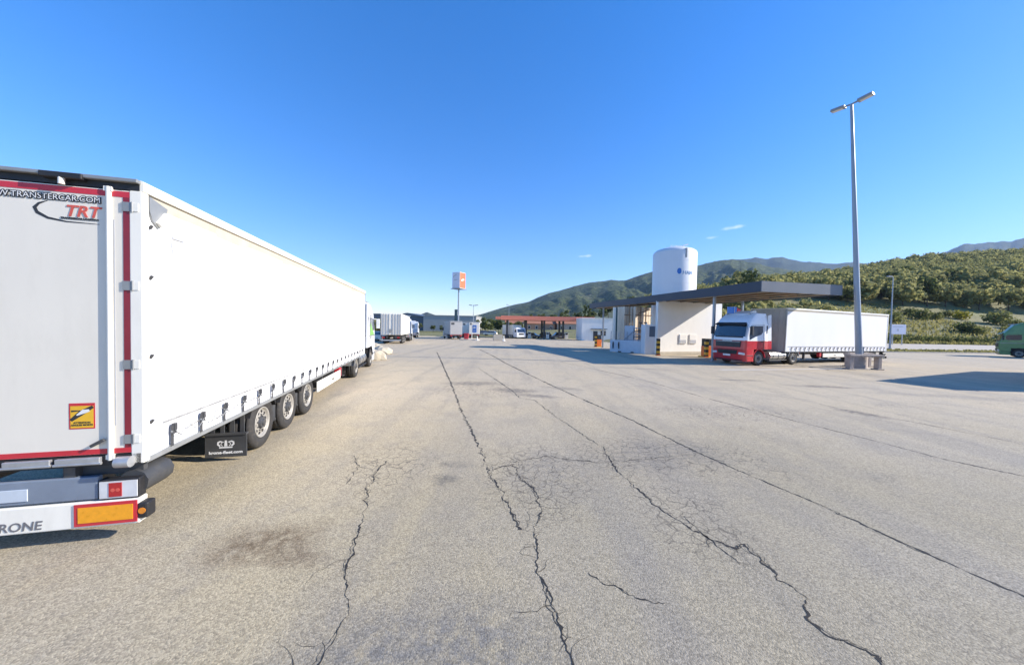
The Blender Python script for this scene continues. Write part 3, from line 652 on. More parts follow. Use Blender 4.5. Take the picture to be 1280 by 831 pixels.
        for rx in rods:
            mb = MB(); mb.cyl((s*rx, -.012, .92), (s*rx, -.010, 3.90), .025, n=14); 
            mb.box(s*rx-.035, s*rx+.035, -.028, .0, .93, .98, 0); mb.box(s*rx-.035, s*rx+.035, -.028, .0, 3.85, 3.9, 0); mb.build('lock_rod', M['white'], d)
            mb = MB(); mb.box(s*rx-.02-.12*(s > 0), s*rx+.02+.12*(s < 0), -.07, -.05, 1.12, 1.15, 0) if detail < 2 else mb.obox((s*rx-.10, -.035, 1.12), (.065, .012, .016), Matrix.Rotation(R(-30), 3, 'Y'), 0)
            mb.build('rod_handle', M['dgrey'], d)
        for z in (3.70, 2.84, 1.97, 1.14):
            mb = MB(); h0, h1 = sorted((s*1.10, s*1.19)); mb.box(h0, h1, -.017, -.009, z-.05, z+.05, 0); h0, h1 = sorted((s*1.19, s*1.245)); mb.box(h0, h1, -.017, -.0112, z-.045, z+.045, 1); mb.cyl((s*1.19, -.016, z-.055), (s*1.19, -.016, z+.055), .009, n=8)
            mb.build('hinge', [M['grey'], M['white']], d)
        if s > 0 and detail > 1:
            mb = MB(); mb.box(1.02, 1.03, -.008, -.004, 1.3, 3.55, 0); mb.build('door_seam', M['fade'], d)
            # web address strip: white letters on a black band
            link('lettering', text_mesh('WWW.TRANSTERCAR.COM', .082, REAR, (.915, -.0085, 3.715), M['ink'], .009, 0, 'RIGHT', .001, .96), d)
            link('lettering', text_mesh('WWW.TRANSTERCAR.COM', .082, REAR, (.915, -.0115, 3.715), M['whiteink'], -.0005, 0, 'RIGHT', .0005, .96), d)
            link('lettering', text_mesh('TRT', .165, REAR, (.605, -.0085, 3.555), M['redink'], .003, .25, 'LEFT', .002, .98), d)
            link('lettering', text_mesh('TRANSTERCAR LOGISTICA', .027, REAR, (.575, -.0085, 3.522), M['ink'], .0012, .15, 'LEFT', .002, .98), d)
            mb = MB(); F = lambda u, v: (u, -.0065, v)
            ribbon(mb, [(.475, 3.70), (.40, 3.665), (.365, 3.62), (.385, 3.57), (.47, 3.52), (.62, 3.493), (.90, 3.487)], [.004, .022, .034, .032, .024, .014, .005], F)
            mb.build('swoosh_emblem', M['ink'], d)
            # warning sticker
            mb = MB(); mb.box(.625, .845, -.0075, -.004, 1.275, 1.555, 0); st = mb.build('warning_sticker', M['red'], d)
            mb = MB(); mb.box(.637, .833, -.0085, -.0076, 1.287, 1.525, 0); mb.build('sticker_face', mat('sticker_yellow', (.80, .46, .03), .4), st)
            mb = MB(); F = lambda u, v: (u, -.0092, v)
            ribbon(mb, [(.64, 1.37), (.73, 1.45), (.83, 1.515)], [.03, .055, .03], F); ribbon(mb, [(.645, 1.47), (.72, 1.475)], [.02, .008], F)
            mb.build('sticker_drawing', M['ink'], st)
            mb = MB(); F = lambda u, v: (u, -.0098, v); ribbon(mb, [(.69, 1.425), (.75, 1.465), (.80, 1.475)], [.012, .045, .025], F); mb.build('sticker_vehicle', M['whiteink'], st)
            link('lettering', text_mesh('ATTENTION\nANGLES MORTS', .026, REAR, (.735, -.0088, 1.335), M['ink'], .001, 0, 'CENTER', .0012), st)
    # rear header and sill
    mb = MB(); mb.box(-W+.02, W-.02, -.005, .15, 3.885, 3.955, 0); mb.build('rear_header', M['black'], t)
    mb = MB(); mb.box(-W, W-.01, -.055, .155, 3.957, 3.998, 0); mb.build('roof_lip', M['grey'], t, .008)
    if detail > 1:
        mb = MB(); mb.box(.45, .80, -.075, .05, 3.93, 3.99, 0); mb.build('header_bracket', M['black'], t, .01)
        mb = MB(); mb.cyl((.62, -.05, 3.87), (.62, -.05, 3.94), .025, n=12); mb.build('header_bolt', M['white'], t)
        mb = MB(); mb.prism([(.09, 3.86), (.36, 3.80), (.30, 3.60), (.22, 3.53), (.13, 3.60), (.09, 3.70)], W-.012, W+.010, 'X', 0); mb.build('curtain_corner_flap', M['grey'], t, .004)
        mb = MB(); mb.cyl((W+.015, .20, 3.57), (W+.015, .33, 3.72), .035, n=12); mb.build('curtain_tension_roll', M['white'], t)
        for (y, z, a, b) in ((.45, 3.47, .20, .035), (.43, 3.36, .02, .06), (.44, 3.29, .02, .05), (.40, 2.3, .03, .018), (9.6, 1.42, .06, .1)): mb = MB(); mb.box(W-.012, W+.0195-.012, y, y+a, z, z+b, 0); mb.build('faded_marking', M['fade'], t)
        for z in (3.52, 2.95, 2.05, 1.3): mb = MB(); mb.cyl((W, .10, z-.02), (W+.025, .10, z+.02), .015, n=8); mb.build('post_clip', M['dgrey'], t)
        for (a_, b_, c_) in (((.55, 1.02), (1.1, 1.10), (1.9, 1.13)), ((1.2, .98), (1.9, 1.05), (2.7, 1.04)), ((2.2, 1.16), (3.0, 1.19), (3.9, 1.18))):
            mb = MB(); mb.tube([(W-.004, *a_), (W+.001, *b_), (W-.004, *c_)], .007, 6); mb.build('crease_shade', mat('grey_seam_crease_shade', (.33, .33, .32)), t)  # grey tubes paint the shade lines of wrinkles in the curtain
        # customs cord sagging between the last buckles
        mb = MB(); pts = [(W+.04, .42+.0275*k*20/10, 1.10-.10*abs(math.sin(k*.63))) for k in range(60)]; mb.tube(pts, .005, 5); mb.build('customs_cord', M['grey'], t)
    mb = MB(); mb.box(-W+.02, W-.02, -.01, .12, .86, .975, 0)
    mb.build('rear_sill', M['black'], t)
    for s in (-1, 1):
        for x in (.72, .30):
            mb = MB(); mb.box(s*x-.19, s*x+.19, -.05, -.012, .905, .965, 0); mb.cyl((s*x-.2, -.04, .90), (s*x+.2, -.04, .90), .016, n=8); mb.build('rod_keeper', M['steel'], t, .008)
        mb = MB(); mb.cyl((s*1.07, -.06, .905), (s*1.20, -.06, .905), .06, n=14); mb.build('rear_buffer', M['steel'], t)
        mb = MB(); mb.cyl((s*1.13, .06, .62), (s*1.13, .46, .62), .145, n=10); mb.cyl((s*1.13, -.0, .62), (s*1.13, .06, .62), .06, n=10); mb.build('rubber_roller', M['flap'], t, .01)
        mb = MB(); mb.box(min(s*.55, s*1.2), max(s*.55, s*1.2), .10, .16, .72, .86, 0); mb.box(s*.6-.05, s*.6+.05, .02, .5, .40, .86, 0); mb.build('bumper_arm', M['dgrey'], t)
        x0, x1 = sorted((s*.87, s*1.235))
        mb = MB(); mb.box(x0, x1, -.01, .09, .475, .70, 0); lp = mb.build('tail_lamp', M['black'], t, .012)
        mb = MB(); mb.box(x0+.015, x1-.015, -.02, -.011, .495, .68, 0); mb.build('lamp_lens', M['lensclear'], lp)
        mb = MB(); q = x0+.10; mb.box(q, q+.115, -.0245, -.0205, .51, .665, 0); mb.build('red_lens', M['lensred'], lp)
        mb = MB(); [mb.cyl((q+.035+.045*j, -.026, .585), (q+.035+.045*j, -.0248, .585), .02, n=10) for j in range(2)]; mb.build('lamp_ring', M['redink'], lp)
        mb = MB(); x0, x1 = sorted((s*.675, s*1.225)); mb.box(x0, x1, -.032, -.024, .215, .455, 0); pl = mb.build('reflector_plate', M['red'], t)
        mb = MB(); mb.box(x0+.035, x1-.035, -.036, -.0325, .25, .42, 0); mb.build('amber_panel', M['amber'], pl)
        mb = MB(); mb.box(s*1.27-.05, s*1.27+.05, -.03, .10, .24, .42, 0); po = mb.build('marker_lamp', M['black'], t, .02)
        mb = MB(); mb.cyl((s*1.27, -.034, .33), (s*1.27, -.028, .33), .035, n=12); mb.build('amber_lens', M['lensamber'], po)
    mb = MB(); mb.box(-1.24, 1.24, -.022, .10, .19, .47, 0); bp = mb.build('rear_bumper', M['white'], t, .012)
    link('lettering', text_mesh('KRONE', .13, REAR, (.40, -.0235, .225), mat('grey_print', (.16, .16, .17), .5), .002, .15, 'RIGHT', .002), bp)
    mb = MB(); mb.box(-.30, .86, -.005, .06, .49, .74, 0); mb.build('plate_holder', mat('blue_grey_plastic', (.20, .24, .30), .5), t, .01)
    mb = MB(); mb.box(-.28, .28, -.014, -.006, .53, .66, 0); mb.build('number_plate', M['panelblue'], t, .004)
    return t

def ring_pts(z, yb, yf, w, cr, nose):
    """rounded plan outline at height z: rear yb, front yf, half width w, corner radius cr, nose bulge"""
    P = [(-w, yb), (w, yb)]
    P += [(w, yb+(yf-cr-yb)*k/3) for k in (1, 2, 3)]
    P += [(w-cr+cr*math.cos(a), yf-cr+cr*math.sin(a)) for a in (R(22), R(45), R(68))]
    P += [(x*(w-cr), yf+nose*(1-x*x)) for x in (1, .5, 0, -.5, -1)]
    P += [(-(w-cr)-cr*math.sin(a), yf-cr+cr*math.cos(a)) for a in (R(22), R(45), R(68))]
    P += [(-w, yb+(yf-cr-yb)*k/3) for k in (3, 2, 1)]
    return [(x, y, z) for x, y in P]
def make_tractor(label, group=None, upper='cabwhite', lower='cabwhite', roofz=3.75, name='tractor_unit', low=False, decal=None, detail=2):
    """origin on the ground under the drive axle, +Y forward"""
    t = thing(name, label, 'lorry cab', group)
    FA = 3.75; yb = FA-.85; W = 1.24
    def front(z): # front y at height z
        return float(np.interp(z, [.3, 1.0, 1.75, 2.0, 2.85, 3.2, roofz], [FA+1.36, FA+1.42, FA+1.38, FA+1.35, FA+1.12, FA+.86, FA+.30]))
    def half(z): return float(np.interp(z, [.3, 1.75, 2.85, roofz], [1.22, 1.24, 1.21, 1.10]))
    up = MB(); zs = [1.72, 1.9, 2.1, 2.5, 2.85, 3.05, 3.2, 3.4, 3.6, roofz-.06, roofz]
    up.loft([ring_pts(z, yb+(.03 if z < roofz-.05 else .12), front(z)-(0 if z < roofz else .12), half(z)-(0 if z < roofz else .1), .20, .10) for z in zs], 0, True, True)
    o = up.build('cab_shell', M[upper], t, .02)
    lo = MB(); W2 = 1.235
    # lower front body ahead of the wheel arch, door bottoms, step
    lo.loft([ring_pts(z, FA+.56, front(z), half(z), .18, .08) for z in (.30, .45, .8, 1.12)], 0, True, True)
    lo.loft([ring_pts(z, yb, front(z), half(z), .18, .09) for z in (1.12, 1.4, 1.72)], 0, True, True)
    lo.build('lower_body', M[lower], t, .015)
    # band between
    mb = MB(); mb.loft([ring_pts(z, yb-.002, front(z)+.004, half(z)+.004, .2, .1) for z in (1.69, 1.745)], 0, True, True); mb.build('trim_band', M['white'] if lower != upper else M['grey'], t)
    # wind screen following the front
    def fpatch(z0, z1, xw0, xw1, off, nx=8, nz=5):
        m = MB(); vs = []
        for k in range(nz+1):
            z = z0+(z1-z0)*k/nz; xw = xw0+(xw1-xw0)*k/nz
            for i in range(nx+1):
                x = -1+2*i/nx; xx = x*xw; wc = half(z)-.20; q = min(1, abs(xx)/wc)
                y = front(z)+.10*(1-q*q)
                if abs(xx) > wc: dx = abs(xx)-wc; y = front(z)-.20+math.sqrt(max(0, .04-dx*dx))
                vs.append((xx, y+off, z))
        m.add(vs, [(k*(nx+1)+i, k*(nx+1)+i+1, (k+1)*(nx+1)+i+1, (k+1)*(nx+1)+i) for k in range(nz) for i in range(nx)], 0, True); return m
    ws = fpatch(1.99, 2.86, 1.14, 1.10, .012, 12, 6); fr = fpatch(1.90, 2.95, 1.18, 1.14, .006, 12, 6); wo = fr.build('windscreen', M['black'], t); ws.build('pane', M['glass'], wo)
    mb = MB()
    for x in (-.55, .25): mb.tube([(x, front(2.04)+.12, 2.04), (x+.55, front(2.2)+.10, 2.2)], .012, 5)
    mb.build('wiper', M['black'], t)
    for z in (1.10, 1.70): g_ = fpatch(z, z+.014, 1.1, 1.1, .012, 10, 1); g_.build('panel_gap', M['black'], t)
    # sun visor
    mb = MB(); P = []
    mb.prism([(front(2.9)+.10, 2.84), (front(2.9)+.30, 2.76), (front(2.9)+.31, 2.79), (front(2.95)+.08, 2.95)], -1.08, 1.08, 'X'); mb.build('sun_visor', M['black'] if upper == 'cabwhite' else M[upper], t, .008)
    for s in (-1, 1):
        xs_ = s*(half(2.3)+.004)
        poly = [(FA-.28, 1.98), (FA+.40, 1.98), (FA+1.02, 2.05), (FA+.92, 2.66), (FA-.28, 2.72)] if decal is None else [(FA-.2, 2.0), (FA+1.0, 2.0), (FA+.95, 2.66), (FA-.2, 2.7)]
        if upper == 'cabwhite' and lower == 'redpaint': poly = [(FA-.30, 2.30), (FA-.12, 2.12), (FA+.45, 1.98), (FA+1.05, 1.74), (FA+1.06, 2.05), (FA+.90, 2.72), (FA-.30, 2.72)]
        if upper == 'green': poly = [(FA-.15, 2.10), (FA+.80, 2.10), (FA+.98, 2.22), (FA+.88, 2.70), (FA-.15, 2.74)]
        mb = MB(); mb.prism(poly, *sorted((xs_-s*.03, xs_+s*.010)), 'X'); sw = mb.build('side_window', M['glass'], t, .006)
        # door outline and handle
        mb = MB(); xd = s*(half(1.5)+.004)
        mb.tube([(xd, FA-.40, 1.05), (xd, FA-.40, 2.8), (s*(half(2.8)+.004), FA+.85, 2.8)], .008, 5); mb.build('door_gap', M['black'], t)
        mb = MB(); mb.box(*sorted((xd-s*.01, xd+s*.035)), FA-.30, FA-.12, 1.60, 1.65); mb.build('door_handle', M['black'], t, .01)
        mb = MB(); mb.prism([(yb+.10, 2.2), (yb+.17, 2.2), (yb+.12, 2.75), (yb+.06, 2.75)], *sorted((xs_-s*.02, xs_+s*.012)), 'X'); mb.build('cab_vent', M['black'], t)
        # side deflector
        mb = MB(); xx = s*(half(2.6)-.02); mb.prism([(yb-.42, 1.25), (yb+.02, 1.25), (yb+.02, roofz-.15), (yb-.30, roofz-.10)], *sorted((xx-s*.03, xx+s*.02)), 'X'); mb.build('side_deflector', M[upper], t, .01)
        mb = MB(); mb.prism([(yb-.42, 1.12), (yb+.02, 1.12), (yb+.02, 1.70), (yb-.42, 1.70)], *sorted((xx-s*.034, xx+s*.026)), 'X'); mb.build('lower_deflector', M[lower], t, .01)
        # mirror
        mb = MB(); mb.tube([(s*1.2, FA+1.0, 2.65), (s*1.42, FA+1.15, 2.62)], .02, 6); mb.box(*sorted((s*1.34, s*1.52)), FA+1.08, FA+1.20, 2.10, 2.66); mb.build('mirror', M['black'] if decal is None else M['cabwhite'], t, .03)
        # headlights, fog lights
        mb = MB(); mb.obox((s*.98, front(.75)+.0, .82), (.19, .05, .075), Matrix.Rotation(s*R(-16), 3, 'Z')@Matrix.Rotation(s*R(6), 3, 'Y')); mb.build('headlight', M['lensclear'], t, .02)
        # arch, step
        mb = MB(); rings = []
        for k in range(9):
            a = math.pi*(.02+.96*k/8); rings.append((FA+.58*math.cos(a), .50+.60*math.sin(a)))
        xo, xi = s*1.235, s*.8
        vs = [(xo, a, b) for a, b in rings]+[(xi, a, b) for a, b in rings]+[(xo, FA+.64*math.cos(math.pi*(.02+.96*k/8)), .5+.66*math.sin(math.pi*(.02+.96*k/8))) for k in range(9)]
        mb.add(vs, [(k, k+1, 10+k, 9+k) for k in range(8)], 0, True); mb.add(vs, [(k, k+1, 19+k, 18+k) for k in range(8)], 0); mb.build('wheel_arch', M['black'] if lower != 'redpaint' else M['redpaint'], t)
        mb = MB(); mb.box(*sorted((s*.9, s*1.22)), FA+.60, FA+1.25, .36, .44); mb.box(*sorted((s*.95, s*1.23)), FA+.62, FA+1.22, .66, .72); mb.build('cab_step', M['black'], t, .01)
        mb = MB(); rings = [(.58*math.cos(math.pi*(.04+.92*k/8)), .50+.60*math.sin(math.pi*(.04+.92*k/8))) for k in range(9)]
        vs = [(s*1.25, a, b) for a, b in rings]+[(s*.6, a, b) for a, b in rings]+[(s*1.25, a*1.1, .5+(b-.5)*1.08) for a, b in rings]; mb.add(vs, [(k, k+1, 10+k, 9+k) for k in range(8)], 0, True); mb.add(vs, [(k, k+1, 19+k, 18+k) for k in range(8)], 0)
        mb.build('rear_fender', M['grey'], t)
        add_wheel(t, s*(1.22-.155), FA, s, W_TC, .49); add_wheel(t, s*(1.22-.155), 0, s, W_TC, .49); add_wheel(t, s*(1.22-.155-.33), 0, s, W_TC, .49)
        # tank
        mb = MB(); mb.cyl((s*.90, .80, .64), (s*.90, 2.5, .64), .31, n=20); tk = mb.build('fuel_tank', M['alu'], t, .02)
        mb = MB(); [mb.lathe([(.315, y), (.322, y), (.322, y+.05), (.315, y+.05)], 20, 0, 'Y', (s*.90, 0, .64)) for y in (1.0, 1.6, 2.2)]; mb.build('tank_strap', M['dgrey'], tk)
        mb = MB(); mb.box(*sorted((s*1.0, s*1.2)), .72, 2.62, .30, .36); mb.build('side_skirt', M['black'], t, .02)
    # grille + bumper
    g = fpatch(1.24, 1.66, .90, .94, .016, 8, 2); gr = g.build('grille', M['black'], t)
    for z in (1.28, 1.36, 1.44, 1.52, 1.60): b = fpatch(z, z+.03, .86, .86, .032, 8, 1); b.build('grille_bar', M['dgrey'] if z != 1.60 else M['steel'], gr)
    g = fpatch(.76, 1.04, .66, .74, .016, 8, 2); g.build('lower_grille', M['black'], t)
    g = fpatch(.62, .74, .27, .27, .03, 4, 1); g.build('number_plate', M['whiteink'], t)
    g = fpatch(.32, .40, 1.0, 1.02, .016, 8, 1); g.build('bumper_lip', M['black'], t)
    g = fpatch(1.64, 1.69, .35, .35, .024, 4, 1); g.build('emblem_bar', M['steel'], t)
    # roof gear
    mb = MB(); mb.prism([(yb+.25, roofz-.02), (yb+1.05, roofz-.02), (yb+.55, roofz+.18), (yb+.25, roofz+.18)], -.55, .55, 'X'); mb.build('roof_unit', M[upper], t, .05)
    for s in (-1, 1): mb = MB(); mb.cyl((s*.8, yb+1.05, roofz-.02), (s*.8, yb+1.45, roofz-.06), .045, n=8); mb.build('air_horn', M['steel'], t)
    mb = MB()
    for s in (-1, 1): mb.box(s*.43-.05, s*.43+.05, -1.0, FA+.6, .62, .88)
    mb.box(-.5, .5, -.6, .9, .88, 1.10, 0); mb.cyl((-1, 0, .49), (1, 0, .49), .1, n=10); mb.cyl((-1, FA, .49), (1, FA, .49), .08, n=10); mb.box(-.6, .6, yb+.1, FA+.9, .6, 1.12)
    mb.build('chassis', M['dgrey'], t)
    mb = MB(); [mb.tube([(x, yb-.02, 1.6), (x*1.4, yb-.25, 1.2+abs(x)), (x, yb-.5, 1.35)], .02, 6) for x in (-.3, 0, .3)]; mb.build('air_line', M['black'], t)
    for s in (-1, 1):
        mb = MB(); mb.box(s*1.0-.06, s*1.0+.06, -1.03, -.98, .7, .85); mb.build('rear_light', M['lensred'], t)
    if decal:
        for s in (-1, 1):
            xx = s*(half(1.6)+.006)
            mb = MB(); mb.prism([(yb+.4, 1.75), (FA+.9, 1.75), (FA+.3, 2.1), (yb+.6, 2.45)], *sorted((xx, xx+s*.004)), 'X'); mb.build('green_decal', M[decal], t)
    return t

# ---------------------------------------------------------------- the parked lorries
RZ = R(13.8)
def along(p, rz, s, lat=0): return (p[0]-math.sin(rz)*s+math.cos(rz)*lat, p[1]+math.cos(rz)*s+math.sin(rz)*lat)
P0 = along((-4.115, 3.75), RZ, 0, -1.275)
tr1 = make_trailer('long white curtain sided trailer with red framed rear doors nearest the camera', 'articulated lorries', 'curtain'); place(tr1, *P0, RZ)
tc1 = make_tractor('white lorry cab with green side decal coupled to the nearest white trailer', 'lorry cabs', 'cabwhite', 'cabwhite', 3.6, decal='lime'); place(tc1, *along(P0, RZ, 11.6), RZ)
RZ2 = R(111.1)
D2 = (20.5-1.22*.36, 24.4+1.22*.933)
tc2 = make_tractor('white over red lorry cab standing at the dark canopy', 'lorry cabs', 'cabwhite', 'redpaint', 3.62); place(tc2, *D2, RZ2, 0)
tr2 = make_trailer('cream curtain sided trailer behind the white and red cab', 'articulated lorries', 'cream', 13.6, 1, spacing=.52); place(tr2, *along(D2, RZ2, 1.1-13.6), RZ2, 0)
# green lorry at the right edge
RZ3 = R(40)
GD = (61.8, 42.6)
tc3 = make_tractor('green lorry cab at the right edge of the lot', 'lorry cabs', 'green', 'green', 4.0); 
tr3 = make_trailer('white curtain sided trailer behind the green cab', 'articulated lorries', 'curtain', 13.6, 0)
fx, fy = along((61.6, 40.9), RZ3, -3.75); place(tc3, fx, fy, RZ3); place(tr3, *along((fx, fy), RZ3, 1.1-13.6), RZ3)
# the lorry just outside the frame whose shadow falls into it
RZ4 = R(113)
Q = (26.5, 15.5)
tr4 = make_trailer('white curtain sided trailer parked just outside the right edge', 'articulated lorries', 'curtain', 13.3, 0)
place(tr4, *along(Q, RZ4, -13.3), RZ4)

# ---------------------------------------------------------------- more lorries at the back
def make_ribbed(label):
    """boxy trailer with ribbed rear doors"""
    t = thing('ribbed_trailer', label, 'trailer', 'articulated lorries'); Lg = 12.6; W = 1.25; z0, z1 = 1.15, 3.85
    mb = MB(); mb.box(-W, W, .03, Lg, z0, z1); mb.build('box_body', M['white'], t, .02)
    for s in (-1, 1):
        mb = MB(); x0, x1 = sorted((s*.01, s*(W-.02))); mb.box(x0, x1, -.02, .028, z0+.02, z1-.03); d = mb.build('rear_door', M['white'], t, .01)
        for x in (.22, .55, .88, 1.14):
            mb = MB(); mb.box(s*x-.045, s*x+.045, -.085, -.021, z0+.06, z1-.06); mb.build('rib', M['boxgrey'], d, .01)
    mb = MB(); mb.box(-.25, .2, -.12, -.09, 1.5, 1.9); mb.build('lock_box', M['grey'], t, .01)
    for s in (-1, 1):
        for k in range(24):
            mb = MB(); y = .4+k*.51; mb.box(*sorted((s*W, s*(W+.03))), y, y+.25, z0+.1, z1-.1); mb.build('side_rib', M['white'], t)
        for y in (2.2, 3.5, 4.8): add_wheel(t, s*(1.22-.19), y, s, W_TR, .49)
        mb = MB(); mb.box(s*.9-.15, s*.9+.15, -.03, .05, .75, .9); mb.build('tail_lamp', M['lensred'], t)
        mb = MB(); mb.box(s*.85-.06, s*.85+.06, 9.5, 9.62, .2, 1.0); mb.build('landing_leg', M['dgrey'], t)
    mb = MB(); mb.box(-1.2, 1.2, 0, .1, .42, .56); mb.build('rear_bumper', M['steel'], t)
    mb = MB(); [mb.box(s*.5-.08, s*.5+.08, .1, Lg, .75, 1.14) for s in (-1, 1)]; [mb.cyl((-1, y, .49), (1, y, .49), .08, n=8) for y in (2.2, 3.5, 4.8)]; mb.build('chassis', M['dgrey'], t)
    return t
B1 = (-15.2, 42.2)
place(make_ribbed('white trailer with vertical ribs on its rear doors, beyond the boulders'), *B1, R(12.5))
tb = make_tractor('white lorry cab coupled to the ribbed white trailer', 'lorry cabs', 'cabwhite', 'cabwhite', 3.4, detail=0); place(tb, *along(B1, R(12.5), 11.4, .25), R(12.5))
tb2 = make_tractor('white lorry cab parked alone beyond the ribbed trailer', 'lorry cabs', 'cabwhite', 'cabwhite', 3.6, detail=0); place(tb2, -22.3, 74, R(9))
# grey box lorry in the middle
def make_box_truck(label, body, cabc, hgt=3.3, Lg=7.5, name='box_lorry', side=None):
    t = thing(name, label, 'lorry', 'lorries in the middle of the lot'); W = 1.24
    mb = MB(); mb.box(-W, W, 0, Lg, .95, hgt); mb.build('box_body', M[body], t, .03)
    mb = MB(); mb.box(-W+.06, W-.06, -.03, -.003, 1.0, hgt-.15); d = mb.build('rear_door', M[body], t, .01)
    mb = MB(); mb.box(-W, W, -.06, -.031, hgt-.16, hgt-.02); mb.build('rear_header', M['grey'], t)
    mb = MB(); mb.box(-1.0, -.35, -.045, -.031, hgt-.75, hgt-.35); mb.build('sign_plate', M['dgrey'], d)
    mb = MB(); mb.box(-W, W, -.08, .0, .84, .94); mb.build('rear_sill', M['grey'], t); mb = MB(); mb.box(-W, W, -.085, -.081, .86, .90); mb.build('red_strip', M['red'], t)
    for s in (-1, 1):
        mb = MB(); mb.box(s*.95-.16, s*.95+.16, -.1, -.03, .58, .78); mb.build('tail_lamp', M['lensred'], t)
        for y in (1.8, 3.1, Lg+1.0): add_wheel(t, s*1.03, y, s, W_TC, .49)
        mb = MB(); mb.box(*sorted((s*.7, s*1.2)), 1.0, 1.04, .12, .8); mb.build('mud_flap', M['black'], t)
        mb = MB(); mb.box(*sorted((s*1.18, s*1.22)), 3.8, Lg-.3, .45, .8); mb.build('side_guard', M['steel'], t)
        mb = MB(); mb.box(*sorted((s*1.19, s*1.245)), Lg+.9, Lg+1.75, 1.75, 2.45); mb.build('side_window', M['glass'], t)
        mb = MB(); mb.box(*sorted((s*1.28, s*1.45)), Lg+1.75, Lg+1.85, 1.7, 2.3); mb.tube([(s*1.2, Lg+1.7, 2.2), (s*1.36, Lg+1.8, 2.2)], .02); mb.build('mirror', M['black'], t, .02)
        mb = MB(); mb.box(s*.9-.17, s*.9+.17, Lg+2.22, Lg+2.29, .75, .95); mb.build('headlight', M['lensclear'], t, .02)
    mb = MB(); [mb.box(s*.45-.06, s*.45+.06, 0, Lg+1.5, .6, .94) for s in (-1, 1)]; mb.build('chassis', M['dgrey'], t)
    mb = MB(); P = [(Lg+.25, .5), (Lg+2.25, .5), (Lg+2.25, 1.6), (Lg+2.0, 2.6), (Lg+1.7, 2.85), (Lg+.25, 2.85)]; mb.prism(P, -1.22, 1.22, 'X'); mb.build('cab', M[cabc], t, .06)
    mb = MB(); mb.add([(-1.1, Lg+2.26, 1.65), (1.1, Lg+2.26, 1.65), (1.08, Lg+2.02, 2.55), (-1.08, Lg+2.02, 2.55), (-1.1, Lg+2.2, 1.65), (1.1, Lg+2.2, 1.65), (1.08, Lg+1.96, 2.55), (-1.08, Lg+1.96, 2.55)], [(0,1,2,3),(4,5,6,7),(0,1,5,4),(1,2,6,5),(2,3,7,6),(3,0,4,7)]); mb.build('windscreen', M['glass'], t)
    mb = MB(); mb.box(-.7, .7, Lg+2.252, Lg+2.28, 1.05, 1.45); mb.build('grille', M['black'], t)
    return t
place(make_box_truck('grey box lorry seen from behind in front of the tall sign', 'boxgrey', 'boxgrey', 3.7, 7.5), -11.3, 68, R(20))
place(make_box_truck('white box lorry behind the grey one', 'white', 'white', 3.9, 7), -11.6, 86, R(5), None)
place(make_box_truck('white box lorry right of the grey one, beside the blue sign', 'white', 'white', 3.9, 7), -9.0, 80, R(5))
# white lorry under the red canopy, facing the camera
place(make_box_truck('white lorry facing forward under the red canopy', 'white', 'cabwhite', 3.5, 6.2), -1.5, 91.5, R(207))

# ---------------------------------------------------------------- cars
def make_car(label, paint, kind=0):
    t = thing('parked_car', label, 'car', 'cars parked round the petrol station'); W = .88; h = 1.45 if kind == 0 else 1.75
    mb = MB(); P = [(-2.1, .35), (2.1, .35), (2.15, .6), (2.05, .82), (1.2, .95), (-2.0, .98), (-2.12, .7)]
    mb.prism(P, -W, W, 'X'); mb.build('body', M[paint], t, .07, 3)
    mb = MB(); q = [(-1.85, .96), (1.15, .94), (.45, h-.06), (-1.35, h-.06)]
    vs = [(-W+.04, a, b) for a, b in q[:2]]+[(-W+.2, a, b) for a, b in q[2:]]+[(W-.04, a, b) for a, b in q[:2]]+[(W-.2, a, b) for a, b in q[2:]]
    mb.add(vs, [(0,1,2,3), (7,6,5,4), (0,1,5,4), (1,2,6,5), (2,3,7,6), (3,0,4,7)]); mb.build('window', M['glass'], t, .03)
    mb = MB(); mb.box(-W+.2, W-.2, -1.38, .48, h-.065, h); mb.build('roof', M[paint], t, .03)
    for s in (-1, 1):
        for y in (-1.3, 1.3): add_wheel(t, s*.78, y, s, W_CAR, .32)
        mb = MB(); mb.box(s*.65-.15, s*.65+.15, 2.08, 2.14, .62, .74); mb.build('headlight', M['lensclear'], t, .02)
        mb = MB(); mb.box(s*.68-.13, s*.68+.13, -2.13, -2.05, .70, .86); mb.build('tail_lamp', M['lensred'], t, .02)
    mb = MB(); mb.box(-.3, .3, 2.135, 2.15, .42, .52); mb.build('number_plate', M['whiteink'], t)
    return t
for lab, pt_, k, x, y, rz in (('silver car between the pillars of the red canopy', 'carsilver', 0, 4.9, 92, 70), ('dark van like car right of the middle red canopy pillar', 'cardark', 1, 8.6, 90, 120),
        ('grey car at the right end of the pumps', 'cargrey', 1, 12.2, 90, 100), ('white car far down the road left of the red canopy', 'white', 0, -6.8, 106, 80), ('dark grey car on the road beyond the blue sign', 'cargrey', 0, -9.6, 108, 95),
        ('white car at the foot of the small tree on the left', 'white', 0, -21, 52, 60), ('silver car parked by the white kiosk', 'carsilver', 0, 14.4, 96, 15)):
    place(make_car(lab, pt_, k), x, y, R(rz))

